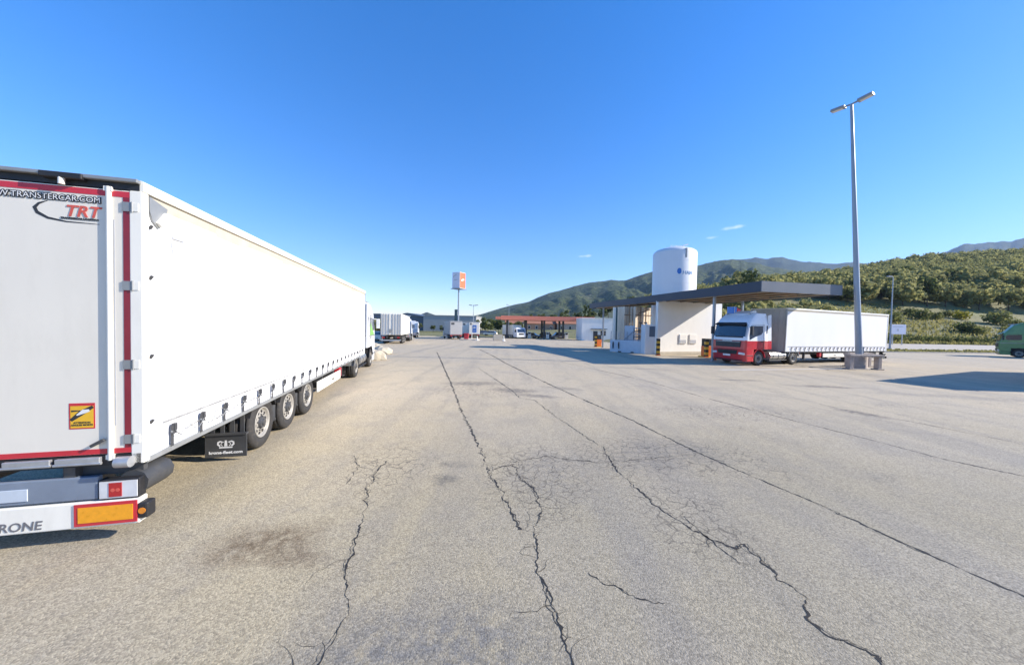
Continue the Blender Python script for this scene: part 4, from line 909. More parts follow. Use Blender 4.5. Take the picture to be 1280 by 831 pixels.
# ---------------------------------------------------------------- dark canopy and gas plant
CA = R(11.5); CC = (15.94, 21.6); cu = (-math.sin(CA), math.cos(CA)); cw = (math.cos(CA), math.sin(CA))
def make_canopy():
    t = thing('fuel_canopy', 'dark navy flat canopy over the gas pumps, on grey pillars', 'canopy'); t.location = (*CC, 0); t.rotation_euler = (0, 0, CA)
    LG, WD, ZB, ZT = 26.0, 6.6, 4.92, 5.6; ND = 12.0; NW = 2.8   # full width for the first ND metres, then a narrow arm
    outline = [(0, 0), (WD, 0), (WD, ND), (NW, ND), (NW, LG), (0, LG)]
    n = len(outline)
    for i in range(n):
        a, b = Vector(outline[i]), Vector(outline[(i+1) % n]); d = (b-a); ln = d.length; d.normalize()
        q = Vector((-d.y, d.x))
        mb = MB(); e0, e1 = (a+d*.06, b-d*.06) if i % 1 == 0 else (a, b)
        if d.x**2 > .5: e0, e1 = a, b
        else: e0, e1 = a+d*.065, b-d*.065
        pts = [(e0.x, e0.y), (e1.x, e1.y), ((e1+q*.06).x, (e1+q*.06).y), ((e0+q*.06).x, (e0+q*.06).y)]
        mb.prism(pts, ZB, ZT, 'Z'); mb.build('fascia_panel', M['navy'] if i != 0 else mat('slate_fascia', (.115, .13, .155), .42, var=.1, scale=.8, dirt=.1), t)
    mb = MB(); mb.prism([(.07, .07), (WD-.07, .07), (WD-.07, ND-.07), (NW-.07, ND-.07), (NW-.07, LG-.07), (.07, LG-.07)], ZT-.30, ZT-.2, 'Z'); mb.build('roof_deck', M['soffit'], t)
    for k in range(12):
        y = .7+k*(LG-1.4)/11; xw = WD-.1 if y < ND-.2 else NW-.1
        mb = MB(); mb.box(.1, xw, y-.05, y+.05, ZT-.58, ZT-.32); mb.build('roof_beam', M['rust'], t)
    for x in (1.0, 2.6):
        mb = MB(); mb.box(x-.03, x+.03, .12, LG-.12, ZT-.318, ZT-.301) ; mb.box(x-.05, x+.05, .1, LG-.1, ZB+.02, ZB+.09); mb.build('purlin', M['soffit'], t)
    for x in (4.2, 5.8):
        mb = MB(); mb.box(x-.05, x+.05, .1, ND-.1, ZB+.02, ZB+.09); mb.build('purlin', M['soffit'], t)
    # lattice web seen under the front edge
    mb = MB()
    for k in range(10):
        x = .3+k*.6; mb.cyl((x, .35, ZB+.06), (x+.3, .35, ZT-.32), .025, n=6); mb.cyl((x+.3, .35, ZT-.32), (x+.6, .35, ZB+.06), .025, n=6)
    mb.build('lattice', M['rust'], t)
    for (x, y) in ((.45, 4.3), (2.4, 13.8), (.45, 22.6), (6.0, 7.2)):
        mb = MB(); z0 = gz(CC[1]+y)
        mb.box(x-.085, x+.085, y-.085, y+.085, z0-.05, ZT-.6); mb.box(x-.2, x+.2, y-.2, y+.2, z0-.02, z0+.03); mb.build('pillar', M['pole'], t, .02)
    return t
make_canopy()
mb = MB(); q0, q1 = (CC[0]-3.5*cw[0]-.9*cu[0], CC[1]-3.5*cw[1]-.9*cu[1]), (CC[0]+8.5*cw[0]-.9*cu[0], CC[1]+8.5*cw[1]-.9*cu[1])
mb.add([(*q0, .005), (*q1, .005), (q1[0]+cu[0]*.45, q1[1]+cu[1]*.45, .005), (q0[0]+cu[0]*.45, q0[1]+cu[1]*.45, .005)], [(0, 1, 2, 3)])
tag(mb.build('concrete_strip', mat('pale_concrete_strip', (.52, .48, .40), .85, var=.15, scale=3, dirt=.3)), 'pale concrete strip along the edge of the canopy forecourt', kind='structure')
def cpt(x, y): return (CC[0]+cw[0]*x+cu[0]*y, CC[1]+cw[1]*x+cu[1]*y)
def make_tank():
    X, Y = 18.6, 39.0; r = 2.32; z0 = gz(Y); t = thing('gas_tank', 'tall white cylindrical gas tank rising above the canopy', 'tank'); t.location = (X, Y, z0)
    top = 11.15
    mb = MB(); mb.lathe([(r, .3), (r, top), (r*.97, top+.20), (r*.85, top+.42), (r*.6, top+.62), (r*.3, top+.72), (0.01, top+.75)], 64, 0, 'Z'); mb.build('shell', M['tank'], t)
    mb = MB(); mb.lathe([(r+.02, 0), (r+.02, .29), (.1, .29)], 40, 0, 'Z'); mb.build('base_ring', M['concrete'], t)
    for z in (2.6, 5.1, 7.6, 10.1):
        mb = MB(); mb.lathe([(r+.001, z), (r+.008, z+.01), (r+.008, z+.03), (r+.001, z+.04)], 64, 0, 'Z'); mb.build('weld_band', M['tank'], t)
    # emblem: blue disc and letters wrapped on the shell
    def wrap(u, z, off=.012): # u metres to the right as seen from the camera
        th = math.atan2(-Y, -X)+.38+u/r; return ((r+off)*math.cos(th), (r+off)*math.sin(th), z)
    mb = MB(); P = [(.33*math.cos(a)*(.75 if math.cos(a) < 0 else .6), .33*math.sin(a)) for a in np.linspace(0, 2*math.pi, 18, endpoint=False)]
    mb.add([wrap(-.35+a, 8.9+b) for a, b in P]+[wrap(-.35, 8.9)], [(i, (i+1) % 18, 18) for i in range(18)]); mb.build('emblem', M['blue'], t)
    me = text_mesh('HAM', .55, ((1,0,0),(0,1,0),(0,0,1)), (0, 0, 0), M['panelblue'], .012, .1, 'LEFT', .0005)
    for v in me.vertices: v.co = Vector(wrap(-.06+v.co.x, 8.55+v.co.y, .012+v.co.z))
    me.materials.clear(); me.materials.append(mat('faded_blue_print', (.16, .30, .48), .5)); link('lettering', me, t)
    # top fittings
    th = math.atan2(-Y, -X)+.52
    mb = MB(); px, py = r*.98*math.cos(th), r*.98*math.sin(th); mb.box(px-.09, px+.09, py-.09, py+.09, top-.75, top+.25); mb.build('level_gauge', M['grey'], t, .02)
    mb = MB(); mb.tube([(.9, 0, top+.6), (.9, 0, top+1.0), (1.6, .2, top+1.25)], .05); mb.build('vent_pipe', M['steel'], t)
    mb = MB(); [mb.cyl((x, -.3, top+.6), (x, -.3, top+.95), .03) for x in (-.6, 0, .6)]; mb.cyl((-.6, -.3, top+.95), (.6, -.3, top+.95), .02); mb.build('top_rail', M['white'], t)
    return t
make_tank()
# white wall under the canopy
def make_wall():
    X0, X1, Y = 13.85, 20.75, 32.0; t = thing('plant_wall', 'tall white rendered wall under the canopy, half in shadow', 'wall'); t.location = (X0, Y, gz(Y)); t.rotation_euler = (0, 0, R(18))
    Wd = 8.0
    mb = MB(); mb.box(0, Wd, 0, .3, 0, 5.12); mb.build('wall', M['stucco'], t, .01)
    mb = MB(); mb.box(-.02, Wd+.02, -.12, -.002, 0, .28); mb.build('plinth', M['tan'], t, .02)
    for x in (2.6, 3.85):
        mb = MB(); mb.box(x, x+.85, -.09, -.003, 1.05, 1.95); b = mb.build('meter_cabinet', M['stucco'], t, .015)
        mb = MB(); mb.box(x+.06, x+.79, -.10, -.091, 1.10, 1.42); mb.build('cabinet_grille', M['fade'], b, .005)
    return t
make_wall()
def make_enclosure():
    # low wall with mesh above, machinery behind
    X0, Y0, X1, Y1 = 10.3, 35.2, 13.0, 33.0
    an = math.atan2(Y1-Y0, X1-X0); ln = math.hypot(X1-X0, Y1-Y0)
    t = thing('plant_enclosure', 'low pale wall topped by a mesh fence in front of the gas plant', 'fence'); t.location = (X0, Y0, gz(34)); t.rotation_euler = (0, 0, an)
    mb = MB(); mb.box(0, ln, 0, .18, 0, 1.25); mb.build('low_wall', M['panelblue'], t, .01)
    mb = MB(); mb.box(-.03, .15, .2, 4.2, 0, 1.2); mb.build('return_wall', M['panelblue'], t, .01)
    for x in (.35, .95):
        mb = MB(); mb.box(x-.05, x+.05, -.07, -.003, .35, 1.05); mb.tube([(x, -.08, .9), (x, -.16, .9), (x, -.16, .6)], .03); mb.build('gate_handle', M['black'], t, .01)
    for x in (.9, 2.2):
        mb = MB(); mb.box(x, x+.3, -.05, -.003, .02, .12); mb.build('drain_slot', M['black'], t)
    for x in np.linspace(.05, ln-.05, 5):
        mb = MB(); mb.cyl((x, .09, 1.25), (x, .09, 2.15), .03, n=8); mb.build('fence_post', M['pole'], t)
    mb = MB()
    for z in np.arange(1.3, 2.16, .12): mb.cyl((.05, .09, z), (ln-.05, .09, z), .006, n=4)
    for x in np.arange(.1, ln, .12): mb.cyl((x, .09, 1.26), (x, .09, 2.14), .006, n=4)
    o = mb.build('wire_mesh', M['steel'], t); o['kind'] = 'stuff'
    return t
make_enclosure()
mb = MB(); mb.box(0, 1.1, 0, .9, 0, 2.85); t = thing('control_cabinet', 'tall pale control cabinet between the low wall and the white wall', 'cabinet'); t.location = (12.75, 32.2, gz(33)); t.rotation_euler = (0, 0, R(3))
mb.build('cabinet_body', M['tank'], t, .03)
mb = MB(); mb.box(.42, .98, -.012, -.002, 1.7, 2.7); mb.build('cabinet_window', M['bluegrey'], t, .01)
mb = MB(); mb.box(.05, .38, -.014, -.003, .15, 2.7); mb.build('cabinet_door', M['tank'], t, .01)
mb = MB(); mb.cyl((.3, .4, 2.85), (.3, .4, 3.0), .06); mb.cyl((.8, .4, 2.85), (.8, .4, 3.0), .06); mb.build('top_vent', M['white'], t)
# vaporisers: groups of tall finned panels
def make_vaporiser(x, y, n, label):
    t = thing('vaporiser', label, 'vaporiser', 'vaporisers of the gas plant'); t.location = (x, y, gz(y)); t.rotation_euler = (0, 0, R(32))
    for k in range(n):
        mb = MB(); x0 = k*.42
        for j in range(3): mb.box(x0+j*.12, x0+j*.12+.085, 0, 1.6, .35, 4.8)
        mb.build('fin_panel', M['vapor'], t)
    mb = MB(); [mb.box(x0, x0+.06, .05, .12, 0, .36) for x0 in np.arange(0, n*.42, .42)]; mb.box(-.05, n*.42, -.06, -.012, 1.0, 1.07); mb.box(-.05, n*.42, -.06, -.012, 3.9, 3.97); mb.build('frame', M['rust'], t)
    return t
make_vaporiser(12.0, 36.0, 3, 'left beige finned vaporiser behind the low wall')
make_vaporiser(13.15, 35.9, 2, 'middle beige finned vaporiser beside the ladder')
make_vaporiser(14.1, 36.1, 3, 'right beige finned vaporiser next to the tank')
t = thing('plant_ladder', 'dark steel ladder with side rails between the vaporisers', 'ladder'); t.location = (12.45, 35.2, gz(35.2)); t.rotation_euler = (0, 0, R(20))
for s in (-.2, .2):
    mb = MB(); mb.box(s-.035, s+.035, 0, .06, 0, 4.85); mb.build('rail', M['rust'], t)
for k in range(15):
    mb = MB(); mb.cyl((-.17, .03, .3+k*.3), (.17, .03, .3+k*.3), .016, n=6); mb.build('rung', M['steel'], t)
t = thing('plant_pipework', 'dark vertical pipes and valves right of the ladder', 'pipes'); t.location = (13.5, 35.4, gz(35.4))
for x in (0, .55):
    mb = MB(); mb.tube([(x, 0, 0), (x, 0, 4.8)], .06); mb.build('pipe', M['rust'], t)
    mb = MB(); mb.cyl((x-.14, 0, 3.1), (x+.14, 0, 3.1), .09); mb.build('valve', M['dgrey'], t)
mb = MB(); mb.tube([(-.2, 0, 4.1), (1.0, 0, 4.5)], .04); mb.build('pipe', M['rust'], t)
t = thing('gauge_panel', 'pale blue panel with a diagonal brace behind the low wall', 'panel'); t.location = (11.55, 34.5, gz(34.5)); t.rotation_euler = (0, 0, R(-20))
mb = MB(); mb.box(0, 1.0, 0, .1, .9, 2.75); mb.build('panel_board', M['panelblue'], t, .01)
mb = MB(); mb.tube([(-.1, -.06, 1.2), (.98, -.06, 2.3)], .035); mb.build('brace', M['pole'], t)
mb = MB(); [mb.box(x-.03, x+.03, .03, .08, 0, .9) for x in (.1, .9)]; mb.build('leg', M['pole'], t)
t = thing('pump_skid', 'grey pipe skid with valves beside the blue panel', 'machine'); t.location = (12.4, 34.2, gz(34.2)); t.rotation_euler = (0, 0, R(-10))
for k in range(5):
    mb = MB(); mb.cyl((k*.25, 0, .2), (k*.25, 0, 2.6), .035, n=8); mb.build('upright', M['dgrey'], t)
for k in range(6):
    mb = MB(); mb.cyl((-.05, 0, 1.0+k*.3), (1.05, 0, 1.0+k*.3), .045, n=8); mb.build('pipe', M['panelblue'] if k % 2 else M['dgrey'], t)
t = thing('fence_column', 'white square post at the left corner of the gas plant', 'post'); t.location = (11.0, 36.2, gz(36))
mb = MB(); mb.box(-.11, .11, -.11, .11, 0, 4.7); mb.build('post', M['white'], t, .01)
mb = MB(); mb.box(.13, .35, .1, .3, 0, 4.75); mb.build('conduit', mat('dark_teal_steel', (.05, .10, .10), .5), t, .01)

# hazard bollards
def make_bollard(x, y, h, label, base=True):
    t = thing('bollard', label, 'bollard', 'yellow and black hazard bollards'); t.location = (x, y, gz(y))
    n = 7
    for k in range(n):
        mb = MB(); mb.box(-.13, .13, -.13, .13, h*k/n+.002, h*(k+1)/n-.002); mb.build('stripe', M['yellow'] if k % 2 else M['black'], t)
    mb = MB(); mb.box(-.16, .16, -.16, .16, 0, .10); mb.build('foot', M['orange'], t, .01)
    return t
make_bollard(13.35, 30.6, 1.55, 'hazard striped bollard at the left end of the white wall')
make_bollard(17.05, 29.4, 1.6, 'hazard striped bollard left of the near canopy pillar')
make_bollard(16.15, 26.8, 1.75, 'hazard striped bollard touching the red and white cab front')
def make_pump(x, y, label):
    t = thing('fuel_pump', label, 'pump', 'orange fuel pumps'); t.location = (x, y, gz(y)); t.rotation_euler = (0, 0, CA)
    mb = MB(); mb.box(-.35, .35, -.25, .25, .1, 1.0); mb.build('lower_case', M['orange'], t, .03)
    mb = MB(); mb.box(-.33, .33, -.23, .23, 1.0, 1.65); mb.build('upper_case', M['black'], t, .03)
    mb = MB(); mb.box(-.22, .22, -.245, -.232, 1.15, 1.5); mb.build('display', M['glass'], t)
    mb = MB(); mb.tube([(.36, 0, 1.4), (.48, 0, 1.0), (.44, 0, .5), (.37, 0, .8)], .025); mb.build('hose', M['black'], t)
    mb = MB(); mb.box(-.5, .5, -.4, .4, 0, .1); mb.build('plinth', M['yellow'], t, .01)
    return t
make_pump(12.0, 46.5, 'orange fuel pump beside the far canopy pillar')
make_pump(17.35, 29.9, 'orange fuel pump behind the bollards by the near pillar')
make_bollard(11.4, 45.6, 1.7, 'hazard striped bollard by the far orange pump')
t = thing('banner_flag', 'small blue and red sign on a post behind the white wall', 'sign'); t.location = (23.4, 35.5, gz(35))
mb = MB(); mb.cyl((0, 0, 0), (0, 0, 5.0), .04); mb.build('post', M['pole'], t)
mb = MB(); mb.box(-.75, .25, -.03, .03, 4.2, 4.95); mb.build('blue_panel', M['blue'], t, .01)
mb = MB(); mb.prism([(.27, 4.3), (.75, 4.6), (.27, 4.9)], -.03, .03, 'Y'); mb.build('red_arrow', M['red'], t)

# ---------------------------------------------------------------- lamp posts
def make_lamp(label, h, heads, r0=.16, lean=0, name='lamp_post', yaw=0, group=None):
    t = thing(name, label, 'lamp post', group)
    mb = MB(); dx = -math.tan(lean)*h
    mb.cyl((0, 0, .02), (dx, 0, h), r0, r0*.42, n=16); p = mb.build('pole', M['pole'], t)
    mb = MB(); mb.cyl((0, 0, 0), (0, 0, .06), r0*1.9, n=16); [mb.cyl((r0*1.5*math.cos(a), r0*1.5*math.sin(a), .05), (r0*1.5*math.cos(a), r0*1.5*math.sin(a), .11), .03, n=6) for a in (0, 1.57, 3.14, 4.71)]; mb.build('base_plate', M['steel'], t)
    mb = MB(); mb.box(r0*.6, r0+.02, -.06, .06, 1.0, 1.45); mb.build('access_door', M['pole'], t)
    for (az, ln, tilt) in heads:
        a = R(az); d = Vector((math.cos(a), math.sin(a), math.tan(R(tilt)))); d.normalize(); b = Vector((dx, 0, h)); q = Vector((-math.sin(a), math.cos(a), 0)); u = d.cross(q)
        mb = MB(); mb.cyl(b, b+d*ln*.35, r0*.3, n=8); m3 = Matrix((d, q, u)).transposed()
        mb.obox(b+d*ln*.65, (ln*.35, .19, .085), m3); hd = mb.build('lamp_head', M['grey'], t, .03)
        mb = MB(); mb.obox(b+d*ln*.68-u*(.092*(1 if u.z > 0 else -1)), (ln*.27, .13, .006), m3); mb.build('lens', M['lensclear'], hd)
    return t
lp = make_lamp('tall grey lamp post with two heads standing at the stone bench', 17.6, ((115, 1.05, 5), (-65, 1.05, 5)), .19, .074); lp.location = (23.63, 22.77, 0)
lp = make_lamp('slim single lamp post beyond the cream trailer', 11.5, ((180, .9, 8),), .13, 0); lp.location = (61.15, 54.3, terr(61.15, 54.3)+.1)
lp = make_lamp('three headed lamp post beside the tall sign', 8.3, ((0, 1.2, 8), (180, 1.2, 8), (90, .8, 8)), .12); lp.location = (-10.2, 88, gz(88))
lp = make_lamp('thin lamp post rising behind the red canopy', 10.5, ((200, 1.0, 8),), .11); lp.location = (-1.2, 118, -1.3)
# stone bench round the lamp
t = thing('lamp_plinth', 'stout round concrete plinth at the foot of the tall lamp post', 'plinth'); t.location = (23.63, 22.77, 0)
mb = MB(); mb.lathe([(.2, .9), (.38, .9), (.40, .87), (.40, .02), (.44, 0)], 24, 0, 'Z'); mb.build('plinth_body', M['concrete'], t)
def make_bench(x, y, rz, ln, label):
    t = thing('stone_bench', label, 'bench', 'stone benches at the lamp post'); t.location = (x, y, gz(y)); t.rotation_euler = (0, 0, rz)
    mb = MB(); mb.box(-ln/2, ln/2, -.22, .22, .84, .98); mb.build('seat_slab', M['slab'], t, .025)
    for xx in (-ln/2+.17, ln/2-.2):
        mb = MB(); mb.box(xx-.12, xx+.12, -.16, .16, 0, .84); mb.build('leg', M['concrete'], t, .03)
        mb = MB(); mb.box(xx-.22, xx+.22, -.24, .24, 0, .07); mb.build('foot', M['slab'], t, .02)
    return t
make_bench(23.12, 22.0, R(2), 2.3, 'long stone bench in front of the lamp post')
make_bench(24.6, 23.8, R(8), 2.0, 'stone bench behind the lamp post')

# ---------------------------------------------------------------- boulders, planter, little things on the lot
def make_rock(x, y, sx, sy, sz, rz, seed, label, mt='stone'):
    bm = bmesh.new(); bmesh.ops.create_icosphere(bm, subdivisions=3, radius=1); rs = random.Random(seed)
    pl = [(Vector((rs.gauss(0, 1), rs.gauss(0, 1), rs.gauss(0, .6))).normalized(), rs.uniform(.62, .9)) for _ in range(11)]
    for v in bm.verts:
        for nrm, d in pl:
            e = v.co.dot(nrm)-d
            if e > 0: v.co -= nrm*e*.92
        v.co *= 1+.05*math.sin(v.co.x*9+seed)*math.sin(v.co.y*8)
        v.co = Vector((v.co.x*sx, v.co.y*sy, max(-.12, v.co.z)*sz))
    me = bpy.data.meshes.new('boulder'); bm.to_mesh(me); bm.free(); me.materials.append(M[mt])
    for p in me.polygons: p.use_smooth = False
    o = link('boulder', me); tag(o, label, 'boulder', 'pale boulders along the left edge'); o.location = (x, y, gz(y)+.05); o.rotation_euler = (0, 0, rz); return o
make_rock(-8.85, 21.9, .75, .6, .62, .4, 1, 'pale boulder right beside the front of the nearest cab')
make_rock(-9.95, 26.2, .75, .6, .5, 1.1, 2, 'long pale boulder in front of the ribbed trailer')
make_rock(-10.75, 27.3, .6, .55, .55, 2.0, 3, 'smaller pale boulder left of the long one')
make_rock(-12.6, 30.5, .9, .7, .6, .2, 4, 'greyish boulder in the shade left of the others')
t = thing('planter_box', 'beige concrete block planter left of the red canopy', 'planter'); t.location = (-2.75, 65, gz(65)); t.rotation_euler = (0, 0, R(8))
mb = MB(); mb.box(-.85, .85, -.5, .5, 0, 1.15); mb.build('block', M['tan'], t, .04)
mb = MB(); mb.box(-.75, .75, -.4, .4, 1.151, 1.22); mb.build('soil', M['bark'], t)
t = thing('white_bollard', 'short white post beside the beige planter', 'bollard'); t.location = (-1.55, 64, gz(64))
mb = MB(); mb.cyl((0, 0, 0), (0, 0, 1.0), .12, .10, n=12); mb.build('post', M['white'], t)
mb = MB(); mb.lathe([(.3, 0), (.3, .1), (.13, .22)], 16); mb.build('foot', M['white'], t)
t = thing('white_bollard', 'short white post right of the blue parking sign', 'bollard'); t.location = (-6.6, 64, gz(64))
mb = MB(); mb.cyl((0, 0, 0), (0, 0, .8), .12, .10, n=12); mb.build('post', M['white'], t)
mb = MB(); mb.lathe([(.3, 0), (.3, .1), (.13, .22)], 16); mb.build('foot', M['white'], t)
t = thing('blue_sign', 'blue rectangular sign on a white post near the grey lorry', 'sign'); t.location = (-7.7, 64.5, gz(64.5))
mb = MB(); mb.cyl((0, 0, 0), (0, 0, 3.4), .06, n=10); mb.build('post', M['white'], t)
mb = MB(); mb.box(.08, .88, -.05, .05, 1.45, 2.9); b = mb.build('panel', M['blue'], t, .02)
mb = MB(); mb.box(.25, .68, -.056, -.051, 2.2, 2.65); mb.box(.25, .7, -.056, -.051, 1.75, 1.85); mb.build('symbol', M['panelblue'], b)
t = thing('wheeled_bin', 'red bin standing by the rear of the grey lorry', 'bin'); t.location = (-8.9, 65.5, gz(65.5))
mb = MB(); mb.prism([(-.35, 0.1), (.35, .1), (.42, 1.2), (-.42, 1.2)], -.4, .4, 'Y'); mb.build('body', M['red'], t, .03)
mb = MB(); mb.box(-.45, .45, -.45, .45, 1.202, 1.30); mb.build('lid', M['redpaint'], t, .03)
mb = MB(); [mb.cyl((s*.3, -.42, .1), (s*.3, -.36, .1), .1, n=10) for s in (-1, 1)]; mb.build('wheel', M['black'], t)
t = thing('traffic_island', 'low pale kerbed island below the blue sign', 'island'); t.location = (-8.2, 65.0, gz(65)-.02)
mb = MB(); mb.lathe([(2.0, 0), (2.0, .13), (1.9, .17), (.05, .17)], 24); mb.build('kerb', M['tan'], t); t.scale = (1, .55, 1)

# tall totem
def make_totem():
    t = thing('totem_sign', 'tall pole sign with a white and orange box on top', 'sign'); X, Y = -12.2, 76; z0 = gz(Y); t.location = (X, Y, z0)
    mb = MB(); mb.cyl((0, 0, 0), (0, 0, 11.0), .2, .16, n=14); mb.build('pole', M['pole'], t)
    zb, zt = 11.2, 14.75; a = R(-28); m3 = Matrix.Rotation(a, 3, 'Z'); hx = 1.05
    mb = MB(); mb.obox((0, 0, (zb+zt)/2), (hx, hx, (zt-zb)/2), m3); mb.build('sign_box', M['white'], t, .03)
    def face(n, m, w=hx-.05, z0_=zb+.08, z1_=zt-.08, off=.012, d=None):
        b = MB(); nrm = m3@Vector(n); c = nrm*(hx+off); c.z = (z0_+z1_)/2
        b.obox(c, (w, .008, (z1_-z0_)/2) if abs(n[1]) else (.008, w, (z1_-z0_)/2), m3); return b
    fa = face((0, -1, 0), None).build('white_face', M['lilac'], t); fb = face((1, 0, 0), None).build('orange_face', M['signorange'], t)
    mb = MB(); F = lambda u, v: tuple(m3@Vector((u, -hx-.028, 0))+Vector((0, 0, v)))
    ribbon(mb, [(-.8, 13.6), (-.55, 13.9), (-.2, 14.1), (.25, 14.15)], [.15, .2, .18, .08], F); ribbon(mb, [(-.5, 13.05), (.35, 13.05)], [.16, .16], F); mb.build('emblem', M['fade'], fa)
    mb = MB(); G = lambda u, v: tuple(m3@Vector((hx+.028, u, 0))+Vector((0, 0, v))); ribbon(mb, [(-.5, 12.9), (-.1, 13.1), (.5, 13.2)], [.3, .4, .3], G); mb.build('emblem', M['whiteink'], fb)
    mb = MB(); mb.obox((0, 0, zb-.09), (hx+.25, hx+.25, .06), m3); mb.build('service_deck', M['pole'], t)
    mb = MB(); mb.obox((-.55, 0, 5.2), (.30, .12, 1.3), Matrix.Identity(3)); mb.box(-.4, 0, -.05, .05, 6.2, 6.35); mb.build('bracket_panel', mat('dark_teal_steel', (.05, .10, .10), .5), t, .02)
    return t
make_totem()

# ---------------------------------------------------------------- red canopy filling station, kiosk, buildings
def make_red_canopy():
    t = thing('red_canopy', 'long red flat canopy of the filling station in the distance', 'canopy'); X0, X1, Y0, Y1 = -4.2, 20.5, 84, 97; zb, zt = 3.6, 4.62
    t.location = (0, 0, 0)
    for nm, b in (('fascia_panel', (X0+1.4, X1, Y0, Y0+.1)), ('fascia_panel', (X0+1.4, X1, Y1-.1, Y1)), ('fascia_panel', (X1, X1+.1, Y0, Y1))):
        mb = MB(); mb.box(b[0], b[1], b[2], b[3], zb, zt); mb.build(nm, M['canopyred'], t)
    mb = MB(); mb.prism([(X0+1.4, Y0), (X0+1.4, Y1), (X0, Y1-.5), (X0, Y0+.6)], zb+.15, zt-.25, 'Z'); mb.build('canopy_end', M['canopyred'], t)
    mb = MB(); mb.box(X0+1.5, X1-.01, Y0+.12, Y1-.12, zb+.12, zt-.2); mb.build('roof_deck', M['white'], t)
    for x in (-1.3, 3.6, 8.3, 13.2, 18.2):
        for y in (87, 94):
            mb = MB(); mb.box(x-.25, x+.25, y-.25, y+.25, gz(y)-.05, zb+.12); mb.build('pillar', M['dgrey'], t)
    return t
make_red_canopy()
for i, x in enumerate((3.6, 8.3, 13.2)):
    t = thing('fuel_pump', ('white fuel pump at the left pillar of the red canopy', 'white fuel pump at the middle pillar of the red canopy', 'white fuel pump at the right pillar of the red canopy')[i], 'pump', 'pumps under the red canopy'); t.location = (x+.9, 87, gz(87))
    mb = MB(); mb.box(-.4, .4, -.3, .3, .12, 1.75); mb.build('case', M['white'], t, .03)
    mb = MB(); mb.box(-.3, .3, -.32, -.302, 1.2, 1.6); mb.build('display', M['black'], t)
    mb = MB(); mb.box(-1.6, .9, -.5, .5, 0, .12); mb.build('plinth', M['tan'], t, .02)
def make_kiosk():
    t = thing('kiosk', 'small white flat roofed building with a dark door right of the red canopy', 'building'); X0, X1, Y0, Y1 = 16.0, 23.2, 77, 84; z0 = gz(77)
    mb = MB(); mb.box(X0, X1, Y0, Y1, z0, 4.15); mb.build('wall', M['stucco'], t)
    mb = MB(); mb.box(X0-.1, X1+.1, Y0-.1, Y1+.1, 4.152, 4.35); mb.build('roof', M['white'], t)
    mb = MB(); mb.box(18.6, 19.6, Y0-.06, Y0-.003, z0, 1.3); mb.build('door', M['cardark'], t)
    mb = MB(); mb.box(18.0, 21.6, Y0-.9, Y0-.004, 1.75, 1.9); mb.build('awning', M['bluegrey'], t)
    mb = MB(); mb.box(20.3, 21.5, Y0-.06, Y0-.003, .3, 1.4); w_ = mb.build('window', M['bluegrey'], t); mb = MB(); mb.box(20.4, 21.4, Y0-.07, Y0-.061, .4, 1.3); mb.build('pane', M['glass'], w_)
    return t
make_kiosk()
def make_building(name, label, X0, X1, Y0, Y1, z0, z1, m, roof=None, gable=0, wins=0, rm='rooftile', ridge='X'):
    t = thing(name, label, 'building')
    mb = MB(); mb.box(X0, X1, Y0, Y1, z0, z1); mb.build('wall', M[m], t)
    if gable:
        mb = MB(); o_ = .4
        if ridge == 'X': mb.prism([(Y0-o_, z1+.003), ((Y0+Y1)/2, z1+gable), (Y1+o_, z1+.003)], X0-o_, X1+o_, 'X')
        else: mb.prism([(X0-o_, z1+.003), ((X0+X1)/2, z1+gable), (X1+o_, z1+.003)], Y0-o_, Y1+o_, 'Y')
        mb.build('roof', M[rm], t)
    else:
        mb = MB(); mb.box(X0-.15, X1+.15, Y0-.15, Y1+.15, z1+.003, z1+.3); mb.build('roof', M[rm], t)
    for k in range(wins):
        x = X0+(X1-X0)*(k+.5)/wins; mb = MB(); mb.box(x-.55, x+.55, Y0-.08, Y0-.004, z0+(z1-z0)*.45, z0+(z1-z0)*.8); f = mb.build('window', M['white'], t)
        mb = MB(); mb.box(x-.45, x+.45, Y0-.10, Y0-.081, z0+(z1-z0)*.48, z0+(z1-z0)*.77); mb.build('pane', M['glass'], f)
    return t
make_building('warehouse', 'long pale grey warehouse far down the lot', -37, -15, 140, 165, -1.5, 5.4, 'warehouse', rm='warehouse', wins=0)
make_building('warehouse', 'shaded gable side of the pale warehouse behind the ribbed trailer', -52, -37.2, 143, 170, -1.5, 5.0, 'bluegrey', gable=1.5, rm='bluegrey', ridge='Y')  # shade on the warehouse's left side, put in as a darker-coloured block
make_building('warehouse', 'blue grey shed left of the ribbed trailer', -38, -27.4, 75, 90, -1.3, 4.0, 'bluegrey', rm='bluegrey')
make_building('house', 'low terracotta house seen through the red canopy', 6, 19, 150, 160, -1.5, 3.0, 'terra', gable=1.6, wins=4)
make_building('house', 'pink beige house at the right seen through the red canopy', 20, 31, 148, 158, -1.5, 3.2, 'pink', gable=1.6, wins=3)
make_building('house', 'beige house at the left seen through the red canopy', -3, 5, 155, 164, -1.5, 2.9, 'pink', gable=1.5, wins=3)

# right hand information board
t = thing('notice_board', 'white rectangular board on two posts on the verge', 'sign'); X, Y = 73.5, 64.0; zt = terr(X, Y); t.location = (X, Y, zt)
mb = MB(); mb.box(-1.45, 1.45, -.05, .05, 2.1, 3.95); b = mb.build('board', M['lilac'], t, .02)
mb = MB(); mb.box(-1.0, .9, -.058, -.052, 3.5, 3.62); mb.box(-.25, .05, -.058, -.052, 2.7, 3.1); mb.build('print', M['fade'], b)
for x in (-.9, .9):
    mb = MB(); mb.box(x-.07, x+.07, .051, .15, -.2, 3.6); mb.build('post', M['steel'], t)

